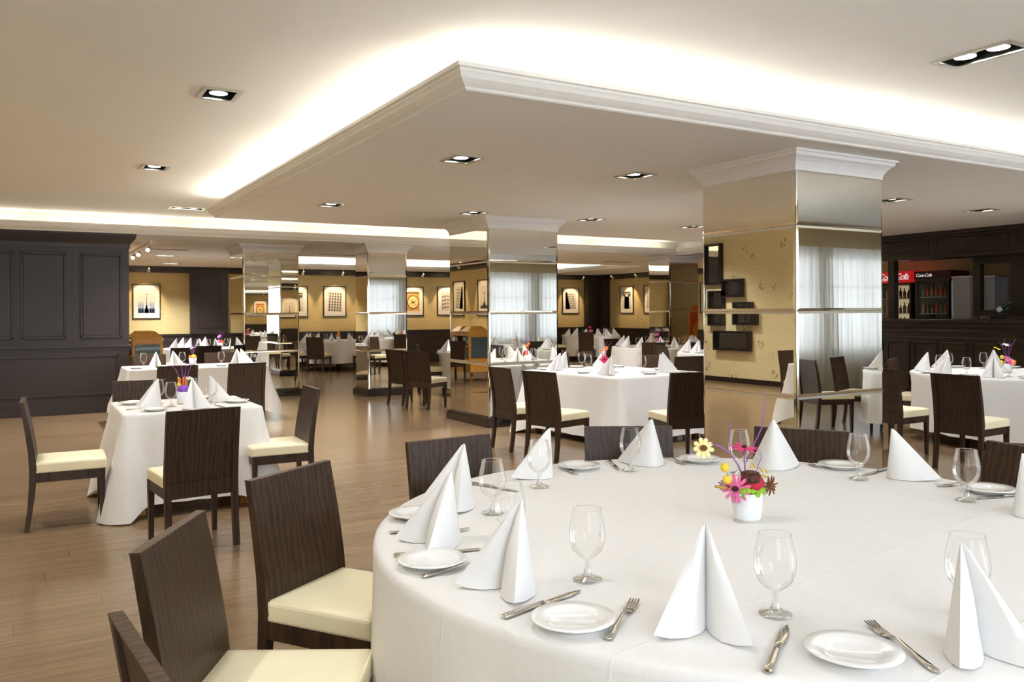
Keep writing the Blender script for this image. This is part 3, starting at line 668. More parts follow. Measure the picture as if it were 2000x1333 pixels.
mb = MB(); mb.tube([rt(-.05, -.01, .112), rt(-.115, -.02, .124)], [.006, .005], 8); mb.build('straw_stick', M['f_straw'], t)
mb = MB(); petals(mb, rt(-.075, 0, .128), Vector(rt(-.5, -.5, .6)), 12, .028, .004); mb.build('dark_leaves', M['f_dark'], t)
mb = MB(); 
for a, z in ((.055, .172), (.072, .168), (.058, .155), (.066, .150), (.03, .185), (.018, .186)): ball(mb, rt(a, .01, z), .005, n=8)
mb.build('tiny_blossoms', M['f_yellow'], t)

def small_pot(name_mats, x, y, label, style, z=.76):
    t = empty('flower_pot', (x, y, z), 0, label, 'flower arrangement', 'table flower arrangements'); potbody(t, .045, .055, .10)
    rnd = random.Random(style)
    if style == 0:      # purple moss, orange and yellow sticks (near-left table)
        mb = MB(); ball(mb, (0, 0, .12), .045, jag=.08, sq=.8); mb.build('violet_moss', M['f_violet'], t)
        mb = MB()
        for k in range(5): ball(mb, rt(-.04 + .004 * k, -.01, .125 + .018 * k), .012, jag=.2, n=8, seed=k)
        mb.tube([rt(.0, 0, .13), rt(.004, 0, .215)], [.009, .006], 8); mb.tube([rt(.02, 0, .13), rt(.022, 0, .21)], [.010, .008], 8); mb.build('orange_sticks', M['f_orange'], t)
        mb = MB(); mb.tube([rt(-.022, 0, .13), rt(-.04, 0, .215)], [.008, .005], 8); ball(mb, rt(-.025, -.02, .155), .016, jag=.2, n=8); mb.build('yellow_stick', M['f_yellow'], t)
        mb = MB(); petals(mb, rt(.052, 0, .205), Vector(rt(.4, -.2, 0)) + Vector((0, 0, 1)), 9, .034, .014); mb.build('white_daisy', M['f_white'], t)
    elif style == 1:    # orange and yellow low blooms
        mb = MB()
        for k in range(9):
            a = k * .7; ball(mb, (math.cos(a) * .035, math.sin(a) * .035, .115 + rnd.uniform(-.005, .012)), .018, jag=.25, n=9, seed=k)
        mb.build('orange_blooms', M['f_orange'], t)
        mb = MB(); ball(mb, rt(.025, -.03, .125), .024, jag=.12, n=10); mb.build('yellow_bloom', M['f_yellow'], t)
        mb = MB(); petals(mb, rt(-.012, 0, .235), Vector(rt(-.4, -.3, .7)), 8, .03, .013); mb.build('white_daisy', M['f_white'], t)
    elif style == 2:    # pink gerbera, orange balls on sticks
        mb = MB(); petals(mb, rt(0, -.05, .12), Vector(rt(0, -1, 0)) + Vector((0, 0, .25)), 14, .052, .02); petals(mb, rt(0, -.055, .12), Vector(rt(0, -1, 0)) + Vector((0, 0, .25)), 12, .036, .014); mb.build('pink_gerbera', M['f_magenta'], t)
        mb = MB(); ball(mb, rt(0, -.06, .12), .012); mb.build('gerbera_eye', M['f_dark'], t)
        mb = MB(); ball(mb, rt(-.03, 0, .235), .021); ball(mb, rt(.028, 0, .26), .024); mb.tube([rt(-.02, 0, .10), rt(-.03, 0, .235)], .004, 6); mb.tube([rt(.008, 0, .10), rt(.028, 0, .26)], .004, 6); ball(mb, rt(-.045, 0, .12), .02); mb.build('orange_balls', M['f_orange'], t)
    elif style == 3:    # right table: yellow, pink, orange
        mb = MB(); petals(mb, rt(.0, -.02, .15), Vector(rt(.2, -.6, 0)) + Vector((0, 0, .6)), 14, .055, .018); mb.build('pink_gerbera', M['f_pink'], t)
        mb = MB(); ball(mb, rt(.012, -.03, .11), .034, jag=.05); mb.build('red_ball', M['f_magenta'], t)
        mb = MB(); ball(mb, rt(.06, -.01, .115), .032, jag=.2, n=9); mb.build('orange_bloom', M['f_orange'], t)
        mb = MB(); ball(mb, rt(-.06, 0, .175), .022, sq=1.1); mb.build('yellow_bud', M['f_yellow'], t); mb = MB(); ball(mb, rt(-.065, 0, .12), .02); mb.build('yellow_bud', M['f_yellow'], t); mb = MB(); petals(mb, rt(-.115, 0, .275), Vector(rt(.3, -.3, .9)), 9, .042, .015); mb.build('yellow_daisy', M['f_yellow'], t)
        mb = MB(); petals(mb, rt(-.012, 0, .315), Vector(rt(0, -.3, .9)), 9, .045, .015); mb.build('white_daisy', M['f_white'], t)
    elif style == 5:    # tall orange stems
        mb = MB(); ball(mb, (0, 0, .12), .045, jag=.2, n=9); ball(mb, rt(.02, 0, .17), .03, jag=.2, n=9); ball(mb, rt(.0, 0, .22), .03, jag=.2, n=9); mb.tube([(0, 0, .1), (0, 0, .27)], .008, 6); mb.build('orange_blooms', M['f_orange'], t)
    else:
        mb = MB(); ball(mb, rt(.02, 0, .13), .035, jag=.2, n=9); mb.build('orange_blooms', M['f_orange'], t)
        mb = MB(); ball(mb, rt(-.03, 0, .135), .04, jag=.2, n=9); petals(mb, rt(-.03, -.02, .24), Vector(rt(-.4, -.6, .5)), 9, .05, .02); mb.build('pink_blooms', M['f_magenta'] if style == 4 else M['f_pink'], t)
    if style not in (5,):
        mb = MB(); k = 1.0 if style in (3, 6) else .85
        for a, b_, h in ((-.05, .0, .30), (-.015, .01, .34), (.02, 0, .32), (.055, 0, .33)): twig(mb, [(0, 0, .1), rt(a * .4, b_, .1 + (h - .1) * .5 * k), rt(a * 1.1, b_, .1 + (h - .1) * k), rt(a * 1.9, b_, .12 + (h - .1) * 1.15 * k)], .0022)
        mb.build('purple_twigs', M['f_purple'], t)
    return t

# ------------------------------------------------------------------ tables and cloths
def round_cloth(cx_, cy_, Rr, label, z=.762, bottom=.06, folds=22, amp=.03, seed=0, flare=.03, dents=()):
    rnd = random.Random(seed); n = max(144, folds * 8); ph = [rnd.uniform(0, 6.28) for _ in range(4)]; mb = MB()
    rings = []
    for r, zz, k in ((.0, z, 0), (Rr * .5, z, 0), (Rr - .03, z, 0), (Rr - .010, z - .002, 0), (Rr, z - .009, .0), (Rr + .004, z - .03, .06), (Rr + .008, z - .12, .35), (Rr + .016, z - .32, .7), (Rr + flare, z - .55, 1), (Rr + flare + .008, bottom, 1.15)):
        ring = []
        for i in range(n):
            th = 2 * PI * i / n; wv = math.sin(folds * th + ph[0] + .9 * math.sin(3 * th + ph[1])) * (.6 + .4 * math.sin(5 * th + ph[2]))
            rr = r + amp * k * wv
            for da, dd, dw in dents:
                off_ = abs(rr * math.sin(th - da)); near_ = math.cos(th - da) > 0 and off_ < dw + .14
                if near_ and zz < z - .10:
                    lim = dd / max(.2, math.cos(th - da)); sm = 1 if off_ < dw else max(0, 1 - (off_ - dw) / .14)
                    kz = min(1, (z - .10 - zz) / .15 + .35)
                    if lim < rr: rr -= (rr - lim) * sm * kz
            hz = .012 * k * math.sin(4 * th + ph[3]) if zz == bottom else 0
            ring.append((rr * math.cos(th), rr * math.sin(th), zz + hz))
        rings.append(ring)
    mb.loft(rings[1:], 0, True, False); mb.add(rings[1], [tuple(range(n))], 0, True)
    o = mb.build('tablecloth', M['cloth'], None, (cx_, cy_, 0)); tag(o, label, 'tablecloth', 'white tablecloths'); return o
def rect_cloth(cx_, cy_, W, D, rz, label, z=.762, bottom=.10, seed=0, corner=.10, amp=.012, cbot=None):
    rnd = random.Random(seed); mb = MB(); pts = []; cr = .03
    def side(ax, ay, bx, by, nx, ny, n=26):
        for i in range(n + 1): k = i / n; pts.append((ax + (bx - ax) * k, ay + (by - ay) * k, nx, ny, k))
    w, d = W / 2, D / 2
    side(-w + cr, -d, w - cr, -d, 0, -1)
    for k in range(1, 7): a = -PI / 2 + PI / 2 * k / 7; pts.append((w - cr + cr * math.cos(a), -d + cr + cr * math.sin(a), math.cos(a), math.sin(a), -1 - k / 7))
    side(w, -d + cr, w, d - cr, 1, 0)
    for k in range(1, 7): a = PI / 2 * k / 7; pts.append((w - cr + cr * math.cos(a), d - cr + cr * math.sin(a), math.cos(a), math.sin(a), -1 - k / 7))
    side(w - cr, d, -w + cr, d, 0, 1)
    for k in range(1, 7): a = PI / 2 + PI / 2 * k / 7; pts.append((-w + cr + cr * math.cos(a), d - cr + cr * math.sin(a), math.cos(a), math.sin(a), -1 - k / 7))
    side(-w, d - cr, -w, -d + cr, -1, 0)
    for k in range(1, 7): a = PI + PI / 2 * k / 7; pts.append((-w + cr + cr * math.cos(a), -d + cr + cr * math.sin(a), math.cos(a), math.sin(a), -1 - k / 7))
    rings = []; cbot = bottom - .07 if cbot is None else cbot
    for lv, (off, zz) in enumerate(((-.02, z), (-.005, z - .002), (0, z - .010), (.002, z - .03), (.008, z - .15), (.02, z - .35), (.035, z - .52), (.045, bottom))):
        kk = max(0, (z - zz) / (z - bottom)); ring = []
        for i, (x, y, nx, ny, k) in enumerate(pts):
            if k < 0: c = 1.0
            else: e = min(k, 1 - k); c = max(0, 1 - e / .20) ** 1.8
            fold = math.sin(k * 31 + i * .05 + seed) if k >= 0 else 0
            tx, ty = -ny, nx
            o_ = off + corner * c * kk ** 1.3 + amp * kk * fold * (1 - c) + (.03 * kk * math.sin(k * PI * 9) * c if k >= 0 else 0)
            zz2 = zz if lv < 7 else bottom + (cbot - bottom) * c
            ring.append((x + nx * o_, y + ny * o_, zz2))
        rings.append(ring)
    n = len(pts)
    mb.loft(rings, 0, True, False); mb.add(rings[0], [tuple(range(n))], 0, True)
    o = mb.build('tablecloth', M['cloth'], None, (cx_, cy_, 0), rz); tag(o, label, 'tablecloth', 'white tablecloths'); return o
def table_frame(x, y, W, D, rz, label, rnd_=False):
    t = empty('dining_table', (x, y, 0), rz, label, 'table', 'tables under white cloths')
    if rnd_:
        MB().lathe([(W - .02, .715), (W - .015, .72), (W - .015, .755), (W - .02, .757)], 48).build('tabletop', M['chair'], t)
        for k in range(4): a = PI / 4 + k * PI / 2; q_ = W * .62; MB().box(-.025, .025, -.025, .025, 0, .715).build('leg', M['chair'], t, (q_ * math.cos(a), q_ * math.sin(a), 0))
    else:
        MB().box(-W / 2 + .01, W / 2 - .01, -D / 2 + .01, D / 2 - .01, .72, .757, b=.004).build('tabletop', M['chair'], t)
        for sx in (-1, 1):
            for sy in (-1, 1): MB().box(-.03, .03, -.03, .03, 0, .72).build('leg', M['orange_wood'], t, (sx * (W / 2 - .12), sy * (D / 2 - .12), 0))
    return t
ZT = .764
# --- the large round table in front
BT = 'large round front table'
BC = (2.139, 2.058)
BCH = [(.235, 1.62, 5), (.40, 2.43, -30), (.905, 3.11, -56), (1.74, 3.497, -85.5), (2.66, 3.355, -120), (3.305, 2.834, -147), (3.68, 1.95, 172)]
BDENT = [(math.atan2(y + .46 * math.sin(R(f)) - BC[1], x + .46 * math.cos(R(f)) - BC[0]), math.hypot(x + .46 * math.cos(R(f)) - BC[0], y + .46 * math.sin(R(f)) - BC[1]) - .05, .23) for x, y, f in BCH]
round_cloth(*BC, 1.265, 'long white cloth over the large round table in the right foreground', folds=15, amp=.020, seed=3, bottom=.04, flare=.02, dents=BDENT)
table_frame(*BC, 1.24, 0, .3, 'large round table under its long white cloth, right foreground', True)
for x, y in ((1.305, 1.832), (1.535, 1.39), (1.91, 1.147)): put('glass', BT, x, y, 0, ZT, 'near edge')
for x, y in ((1.293, 2.224), (1.446, 2.612), (1.829, 2.905), (2.367, 2.983), (2.732, 2.672), (3.065, 2.313), (3.063, 1.841)): put('glass', BT, x, y, 0, ZT, 'far edge')
for x, y in ((1.086, 1.582), (1.479, 1.131), (1.0, 2.166)): put('plate', BT, x, y, 0, ZT, 'near edge')
for x, y in ((1.19, 2.70), (2.193, 3.140), (2.782, 2.976), (3.21, 2.517), (3.266, 1.876)): put('plate', BT, x, y, 0, ZT, 'far edge')
def nap(nx, ny, face, tn, row='', z=ZT): put('napkin', tn, nx - .085 * math.cos(R(face)), ny - .085 * math.sin(R(face)), face, z, row)
nap(1.385, 1.455, 42, BT, 'near edge'); nap(1.165, 1.905, 14, BT, 'near edge'); nap(1.765, 1.075, 60, BT, 'near edge')
nap(1.19, 2.37, 2, BT, 'far edge'); nap(1.456, 2.80, 18, BT, 'far edge'); nap(1.985, 3.04, -38, BT, 'far edge'); nap(2.51, 2.99, -112, BT, 'far edge')
nap(2.90, 2.64, 217, BT, 'far edge'); nap(3.185, 2.255, 160, BT, 'far edge'); nap(2.97, 1.61, 157, BT, 'far edge')
def cut(kind, hx, hy, tx, ty, tn, row='', z=ZT):
    a = math.degrees(math.atan2(ty - hy, tx - hx)); put(kind, tn, (hx + tx) / 2, (hy + ty) / 2, a, z, row)
cut('knife', .965, 1.70, 1.235, 1.762, BT, 'near edge'); cut('knife', 1.265, 1.168, 1.50, 1.323, BT, 'near edge')
cut('fork', 1.09, 1.462, 1.32, 1.64, BT, 'near edge'); cut('fork', 1.550, .985, 1.678, 1.255, BT, 'near edge'); cut('fork', .936, 2.078, 1.19, 2.105, BT, 'near edge')
cut('knife', .939, 2.303, 1.20, 2.225, BT, 'far edge'); cut('fork', 1.03, 2.55, 1.27, 2.44, BT, 'far edge')
cut('knife', 2.445, 3.257, 2.329, 3.021, BT, 'far edge'); cut('knife', 3.40, 2.391, 3.146, 2.35, BT, 'far edge'); cut('knife', 3.36, 1.76, 3.107, 1.843, BT, 'far edge')
cut('knife', 1.62, 3.10, 1.70, 2.88, BT, 'far edge')
cut('fork', 2.732, 3.19, 2.663, 2.945, BT, 'far edge'); cut('fork', 2.17, 3.26, 2.10, 3.03, BT, 'far edge'); cut('fork', 3.26, 2.80, 3.131, 2.588, BT, 'far edge'); cut('fork', 3.43, 1.97, 3.20, 2.05, BT, 'far edge')
chair(.175 + .06, 1.62, 5, 'dark dining chair at the bottom left corner, only its back edge in view')
chair(.35 + .05, 2.46 - .03, -30, 'dark dining chair at the large round table with broad cream seat, second nearest')
chair(.87 + .035, 3.16 - .05, -56, 'dark dining chair left of the large round table, its cream seat touching the cloth')
chair(1.74, 3.557 - .06, -85.5, 'dark chair back behind the left napkins of the large round table')
chair(2.69 - .03, 3.405 - .05, -120, 'purple-brown chair back behind the large round table, left of the flower pot')
chair(3.355 - .05, 2.864 - .03, -147, 'reddish-brown chair back behind the large round table, beneath the nearest pillar')
chair(3.74 - .06, 1.95, 172, 'brown chair back at the right edge, behind the large round table')

# --- helper for small tables
def setting(tn, x, y, face, z=ZT, nk=True, gl=True, pl=True, fk=False, kn=False, row='', gd=.20, jit=0):
    """x,y = table edge point at the seat, face = direction from the seat to the table centre"""
    c, s = math.cos(R(face)), math.sin(R(face)); rx_, ry_ = s, -c
    if nk: nap(x + c * .22, y + s * .22, face + jit, tn, row, z)
    if pl: put('plate', tn, x + c * .13 - rx_ * .22, y + s * .13 - ry_ * .22, 0, z, row)
    if gl: put('glass', tn, x + c * (.16 + gd) + rx_ * .12, y + s * (.16 + gd) + ry_ * .12, 0, z, row)
    if fk: put('fork', tn, x + c * .17 - rx_ * .10, y + s * .17 - ry_ * .10, face, z, row)
    if kn: put('knife', tn, x + c * .17 + rx_ * .13, y + s * .17 + ry_ * .13, face, z, row)
# --- T1 near-left square table
T1 = 'small square table at left'
rect_cloth(1.11, 7.10, 1.0, 1.02, 0, 'white cloth over the small square table at left, corners hanging almost to the floor', seed=1, bottom=.10, cbot=.01, corner=.13)
table_frame(1.11, 7.10, .98, 1.0, 0, 'small square table at left, under its white cloth')
nap(.93, 7.02, 0, T1); nap(1.12, 6.82, 92, T1); nap(1.30, 7.15, 182, T1)
put('glass', T1, .985, 6.93, 0, ZT); put('glass', T1, .93, 7.22, 0, ZT); put('glass', T1, 1.19, 7.24, 0, ZT); put('glass', T1, 1.30, 7.02, 0, ZT)
put('plate', T1, .84, 6.72, 0, ZT); put('plate', T1, .74, 7.30, 0, ZT); put('plate', T1, 1.49, 6.98, 0, ZT); put('plate', T1, 1.33, 7.45, 0, ZT)
cut('fork', .67, 6.88, .92, 6.88, T1); cut('knife', 1.32, 6.62, 1.30, 6.88, T1)
small_pot(None, 1.10, 7.10, 'white pot of purple moss and orange sticks on the small square table at left', 0, ZT)
chair(.05, 6.78, -2, 'dark chair with cream seat at the left edge, facing right to the small square table')
chair(.964, 5.53, 96, 'dark chair with its back to the camera, front of the small square table')
chair(1.94, 6.62, 178, 'dark chair with cream seat right of the small square table')
chair(.90, 8.14, -90, 'dark chair behind the small square table at left, mostly hidden')
# --- T2 rectangular
T2 = 'long table behind the small square table'
rect_cloth(2.06, 12.28, 1.80, .95, 0, 'white cloth over the long table behind the small square table', seed=5, bottom=.22, cbot=.12, corner=.14)
table_frame(2.06, 12.28, 1.78, .93, 0, 'long table at left under its white cloth')
for x, y, f in ((1.55, 12.18, 80), (1.75, 12.20, 100), (2.62, 12.22, 80), (2.72, 12.52, 180)): nap(x, y, f, T2)
for x, y in ((1.40, 12.30), (1.90, 12.32), (2.38, 12.1), (2.82, 12.35)): put('glass', T2, x, y, 0, ZT)
for x, y in ((1.28, 12.05), (2.35, 11.95), (1.9, 12.6), (2.85, 12.10)): put('plate', T2, x, y, 0, ZT)
small_pot(None, 2.07, 12.52, 'white pot of orange and yellow blooms on the long table at left', 1, ZT)
chair(1.53, 10.33, 96, 'dark chair back before the long table at left, behind the purple flowers')
chair(2.32, 10.34, 95, 'dark chair back before the long table, right of the small square table')
chair(1.60, 13.3, -90, 'brown chair behind the long table at left, left one of two'); chair(2.6, 13.3, -90, 'brown chair behind the long table at left, right one of two')
# --- T3 centre rect
T3 = 'square table before the second pillar'
rect_cloth(6.16, 8.06, 1.45, 1.75, R(4), 'white cloth over the square table before the second mirrored pillar', seed=9, bottom=.08, cbot=.0, corner=.15)
table_frame(6.16, 8.06, 1.43, 1.73, R(4), 'square table before the second mirrored pillar, under its white cloth')
for x, y, f in ((5.72, 8.55, 10), (5.95, 8.75, -60), (5.80, 7.62, 20), (6.52, 8.72, -100), (6.45, 7.60, 170), (6.62, 7.75, 185)): nap(x, y, f, T3)
for x, y in ((5.98, 8.35), (6.02, 7.85), (6.3, 7.70), (6.42, 8.40), (6.20, 8.80)): put('glass', T3, x, y, 0, ZT)
for x, y in ((5.60, 8.75), (5.66, 8.0), (6.2, 7.45), (6.15, 8.85), (6.74, 7.9), (6.65, 8.6)): put('plate', T3, x, y, 0, ZT)
cut('knife', 6.75, 7.40, 6.60, 7.55, T3)
small_pot(None, 6.30, 8.45, 'white pot with pink gerbera and orange balls on the square table before the second pillar', 2, ZT)
chair(4.47, 7.80, 0, 'dark chair left of the centre square table, farther of two side by side')
chair(4.49, 7.05, 14, 'dark chair left of the centre square table, nearer of two, cream seat showing')
chair(5.60, 6.14, 75, 'dark chair at the centre square table, partly hidden by the nearest pillar')
chair(7.25, 8.65, 180, 'dark chair back on the right side of the centre square table')
chair(7.55, 8.30, 80, 'dark chair just left of the nearest mirrored pillar, behind the centre square table')
chair(6.5, 9.85, -95, 'brown chair behind the centre square table, tilted, narrow top showing')
# --- round tables further back: name, centre, R, chairs [(angle, gap)], napkin angles, pot
def round_set(name, cx_, cy_, Rr, seats, chairs, pot, clabel, seed, bottom=.14, plates=True):
    round_cloth(cx_, cy_, Rr, clabel, folds=18, amp=.028, seed=seed, bottom=bottom, dents=[(R(a), Rr + g - .50, .23) for a, g, _ in chairs])
    table_frame(cx_, cy_, Rr - .03, 0, .5, 'cloth-covered ' + name, True)
    for a in seats:
        c, s = math.cos(R(a)), math.sin(R(a)); setting(name, cx_ + c * Rr, cy_ + s * Rr, a + 180, gd=.16, pl=plates, jit=random.uniform(-25, 25))
    for a, g, lab in chairs:
        c, s = math.cos(R(a)), math.sin(R(a)); chair(cx_ + c * (Rr + g), cy_ + s * (Rr + g), a + 180, lab)
    if pot is not None: small_pot(None, cx_, cy_, 'white flower pot on the ' + name, pot, ZT)
T9 = 'round table at right'
round_set(T9, 9.62, 5.30, 1.0, (165, 200, 235, 300, 80, 120, 40), [(112, .15, 'brown chair left of the round table at right, facing the bar side')], 3, 'white cloth over the round table at the right edge before the bar', 21, bottom=.12)
chair(7.40, 4.52, 2, 'dark chair with its back to the camera at the round table at right')
chair(7.55, 5.42, 0, 'dark chair at the right edge of the nearest pillar with cream seat')
T4 = 'round table before the farthest pillar'
round_set(T4, 11.3, 13.3, .95, (180, 205, 232, 255, 285, 315, 345, 60, 120), [(226, .35, 'dark chair back, left front of the round table before the farthest pillar'), (262, .35, 'dark chair back, right front of the round table before the farthest pillar'), (100, .3, 'dark chair behind the round table before the farthest pillar')], 6, 'white cloth over the round table before the farthest pillar', 22)
T10 = 'round table half hidden by the nearest pillar'
round_set(T10, 10.85, 10.7, 1.0, (150, 175, 200), [(168, .42, 'brown chair left of the round table half hidden by the nearest pillar')], None, 'white cloth over the round table half hidden by the nearest pillar', 23)
T5 = 'farthest round table'
round_set(T5, 15.0, 20.8, .9, (170, 200, 225, 250, 275, 305, 330, 20, 90), [(228, .35, 'dark chair back in front of the farthest round table'), (155, .3, 'dark chair left of the farthest round table'), (300, .35, 'dark chair right of the farthest round table')], 4, 'white cloth over the farthest round table, in the far right corner', 24)
T6 = 'far round table between the left pillars'
round_set(T6, 7.2, 21.4, 1.0, (165, 190, 215, 240, 270, 300, 325, 350), [(228, .4, 'dark chair back in front of the far round table between the left pillars'), (285, .45, 'dark chair right of the far round table between the left pillars'), (185, .35, 'dark chair left of the far round table between the left pillars')], 5, 'white cloth over the far round table between the left pillars', 25, bottom=.2)
T7 = 'round table hidden by the second pillar'
round_set(T7, 7.5, 13.7, .95, (200, 170), [(160, .3, 'brown chair back behind the side-on chairs near the second pillar')], None, 'white cloth over the round table mostly hidden by the second pillar', 26)
chair(5.22, 11.75, 30, 'dark chair with cream seat just left of the second mirrored pillar')
chair(5.20, 12.55, 12, 'dark curved chair beside the slim mirrored pillar, seen edge-on')
T12 = 'table seen only in the mirrors'
round_set(T12, 9.4, 2.9, .9, (30, 75, 120, 160, 200, 250), [(100, .3, 'dark chair behind the mirrored table, seen only in reflection'), (60, .35, 'second dark chair at the mirrored table, seen only in reflection'), (250, .3, 'dark chair near the windows, seen in the nearest pillar')], 1, 'white cloth over the table near the windows, seen only in the mirrors', 28)
chair(8.25, 1.9, 20, 'dark chair mirrored in the right face of the nearest pillar')
# --- T8 left back, rectangular
T8 = 'back left table by the leftmost pillar'
rect_cloth(3.42, 18.5, 1.7, 1.3, 0, 'white cloth over the back left table by the leftmost pillar', seed=12, bottom=.2, cbot=.12)
table_frame(3.42, 18.5, 1.68, 1.28, 0, 'back left table by the leftmost pillar, under its white cloth')
for x, y, f in ((2.75, 18.35, 0), (2.95, 18.75, 0), (3.1, 18.9, -60), (3.12, 18.1, 80), (3.45, 18.15, 95), (3.75, 18.1, 100), (3.95, 18.4, 180), (4.05, 18.8, 180), (3.4, 18.95, -90)): nap(x, y, f, T8)
for x, y in ((2.95, 18.5), (3.2, 18.6), (3.35, 18.35), (3.75, 18.55), (3.9, 18.75)): put('glass', T8, x, y, 0, ZT)
for x, y in ((3.3, 18.0), (3.95, 18.05), (2.75, 18.1)): put('plate', T8, x, y, 0, ZT)
small_pot(None, 3.62, 18.45, 'white flower pot with orange blooms on the back left table', 6, ZT)
chair(2.45, 15.72, 90, 'black chair back in front of the back left table'); chair(2.98, 16.35, 90, 'narrow dark chair back at the left side of the leftmost pillar'); chair(2.3, 18.4, 0, 'brown chair left of the back left table')
flush()

# ------------------------------------------------------------------ pictures
def picture(x, y, z0, z1, w, face, label, style):
    # face 'far' -> hangs on y wall looking -y ; 'right' -> hangs on x wall looking -x
    h = z1 - z0; t = empty('framed_picture', (x, y, z0), 0 if face == 'far' else R(-90), label, 'picture', 'framed prints on the far walls')
    mb = MB(); f = .022
    for a in ((-w / 2, w / 2, 0, f), (-w / 2, w / 2, h - f, h), (-w / 2, -w / 2 + f, f, h - f), (w / 2 - f, w / 2, f, h - f)): mb.box(a[0], a[1], -.035, 0, a[2], a[3])
    mb.build('frame', M['frame_dk'], t)
    MB().box(-w / 2 + f, w / 2 - f, -.012, -.002, f, h - f).build('mat_board', M['matboard'], t)
    mx_ = .13; x0, x1, q0, q1 = -w / 2 + mx_, w / 2 - mx_, .15, h - .15; W_, H_ = x1 - x0, q1 - q0
    mb = MB(); y1 = -.013; mats = [M['print_c'], M['print_b'], M['print_a']]
    mb.box(x0, x1, y1 - .001, y1, q0, q1)
    def poly(pts, mi=1, dy=.0015): mb.add([(x0 + W_ * a, y1 - dy, q0 + H_ * b_) for a, b_ in pts], [tuple(range(len(pts)))], mi)
    if style == 'spires':
        mats = [M['print_peach'], M['print_blue'], M['matboard']]
        poly([(.46, .1), (.54, .1), (.52, .75), (.48, .75)]); poly([(.38, .78), (.62, .78), (.62, .81), (.38, .81)]); poly([(.485, .8), (.515, .8), (.5, .95)]); poly([(.36, .0), (.64, .0), (.56, .35), (.44, .35)])
        for a in (.05, .16, .27, .72, .82, .92): poly([(a - .04, .0), (a + .04, .0), (a + .03, .38), (a, .52), (a - .03, .38)])
        poly([(0, 0), (1, 0), (1, .2), (0, .2)])
    elif style == 'windows':
        for i in range(5):
            for j in range(7):
                a, b_ = .06 + i * .19 + j * .012, .04 + j * .135 - i * .01; poly([(a, b_), (a + .09, b_ - .01), (a + .10, b_ + .085), (a + .01, b_ + .095)])
    elif style == 'clock':
        mats = [M['print_amber'], M['print_b'], M['print_gold']]
        poly([(.5 + .46 * math.cos(k * PI / 14), .45 + .36 * math.sin(k * PI / 14)) for k in range(28)], 1, .0015)
        poly([(.5 + .40 * math.cos(k * PI / 14), .45 + .31 * math.sin(k * PI / 14)) for k in range(28)], 2, .003)
        for a in (.35, 2.5, 3.6, 5.6): c, s = math.cos(a), math.sin(a); poly([(.5 - s * .035, .45 + c * .03), (.5 + s * .035, .45 - c * .03), (.5 + c * .36, .45 + s * .28)], 1, .0045)
        poly([(0, .9), (1, .9), (1, .96), (0, .96)])
    elif style == 'arches':
        for j in range(4):
            for i in range(7):
                a, b_ = .08 + i * .125, .08 + j * .19 + .05 * math.sin(i * .5); 
                if j == 3 and i > 4: continue
                poly([(a, b_), (a + .07, b_), (a + .075, b_ + .08), (a + .04, b_ + .13), (a + .005, b_ + .08)])
    elif style == 'columns':
        for i in range(4): a = .12 + i * .2; poly([(a, .12), (a + .12, .08), (a - .02 + .05, .85), (a - .06, .85)], 2)
        poly([(0, 0), (1, 0), (1, .12), (0, .12)])
    elif style == 'scroll':
        for i in range(4):
            for j in range(7):
                cx_, cz_ = .14 + i * .24, .08 + j * .14
                o_ = [(cx_ + .09 * math.cos(k), cz_ + .05 * math.sin(k)) for k in (0, .8, 1.6, 2.4, 3.2, 4, 4.8)]; i_ = [(cx_ + .05 * math.cos(k), cz_ + .027 * math.sin(k)) for k in (4.8, 4, 3.2, 2.4, 1.6, .8, 0)]; poly(o_ + i_)
    elif style == 'capital':
        poly([(.2, .0), (.8, .0), (.75, .68), (.25, .68)], 2, .001); poly([(.05, .85), (.95, .85), (.95, .93), (.05, .93)]); poly([(.1, .68), (.3, .68), (.42, .82), (.02, .82)]); poly([(.7, .68), (.9, .68), (.98, .82), (.58, .82)])
    elif style == 'tower':
        poly([(.45, .1), (.55, .1), (.515, .8), (.485, .8)]); poly([(.40, .66), (.60, .66), (.60, .69), (.40, .69)]); poly([(0, 0), (1, 0), (1, .12), (0, .12)]); poly([(.3, .1), (.7, .1), (.56, .3), (.44, .3)])
    elif style == 'tilted':
        poly([(.0, .0), (.45, .0), (.15, 1), (0, 1)], 2, .001)
        for i in range(5):
            for j in range(7): a, b_ = .42 + i * .12 - j * .03, .05 + j * .13; poly([(a, b_), (a + .06, b_ - .02), (a + .05, b_ + .07), (a - .01, b_ + .08)])
    mb.build('print', mats, t); return t
FYW = YF
picture(2.71, FYW, 1.37, 2.26, .66, 'far', 'framed blue and peach print of spires beside the dark pilaster', 'spires')
picture(6.55, FYW, 1.39, 2.25, .68, 'far', 'framed grey print half hidden by the leftmost mirrored pillar', 'capital')
picture(7.67, FYW, 1.385, 2.26, .67, 'far', 'framed black and white print of tilted facade windows', 'windows')
picture(8.80, FYW, 1.385, 2.26, .67, 'far', 'framed print of a tower beside the slim mirrored pillar', 'tower')
picture(10.10, FYW, 1.39, 2.27, .68, 'far', 'framed amber print of a large clock face', 'clock')
picture(11.24, FYW, 1.40, 2.28, .68, 'far', 'framed grey print of stacked stone arches', 'arches')
picture(12.9, FYW, 1.40, 2.28, .68, 'far', 'framed print behind the second mirrored pillar', 'columns')
picture(15.83, FYW, 1.42, 2.29, .68, 'far', 'framed grey print of a leaning facade beside the corner pilaster', 'tilted')
picture(XR, 21.58, 1.42, 2.31, .70, 'right', 'framed pale print of a column head on the right far wall', 'capital')
picture(XR, 20.35, 1.42, 2.31, .70, 'right', 'framed print of scrollwork on the right far wall', 'scroll')
picture(XR, 19.1, 1.42, 2.31, .70, 'right', 'framed print of tall columns on the right far wall', 'columns')
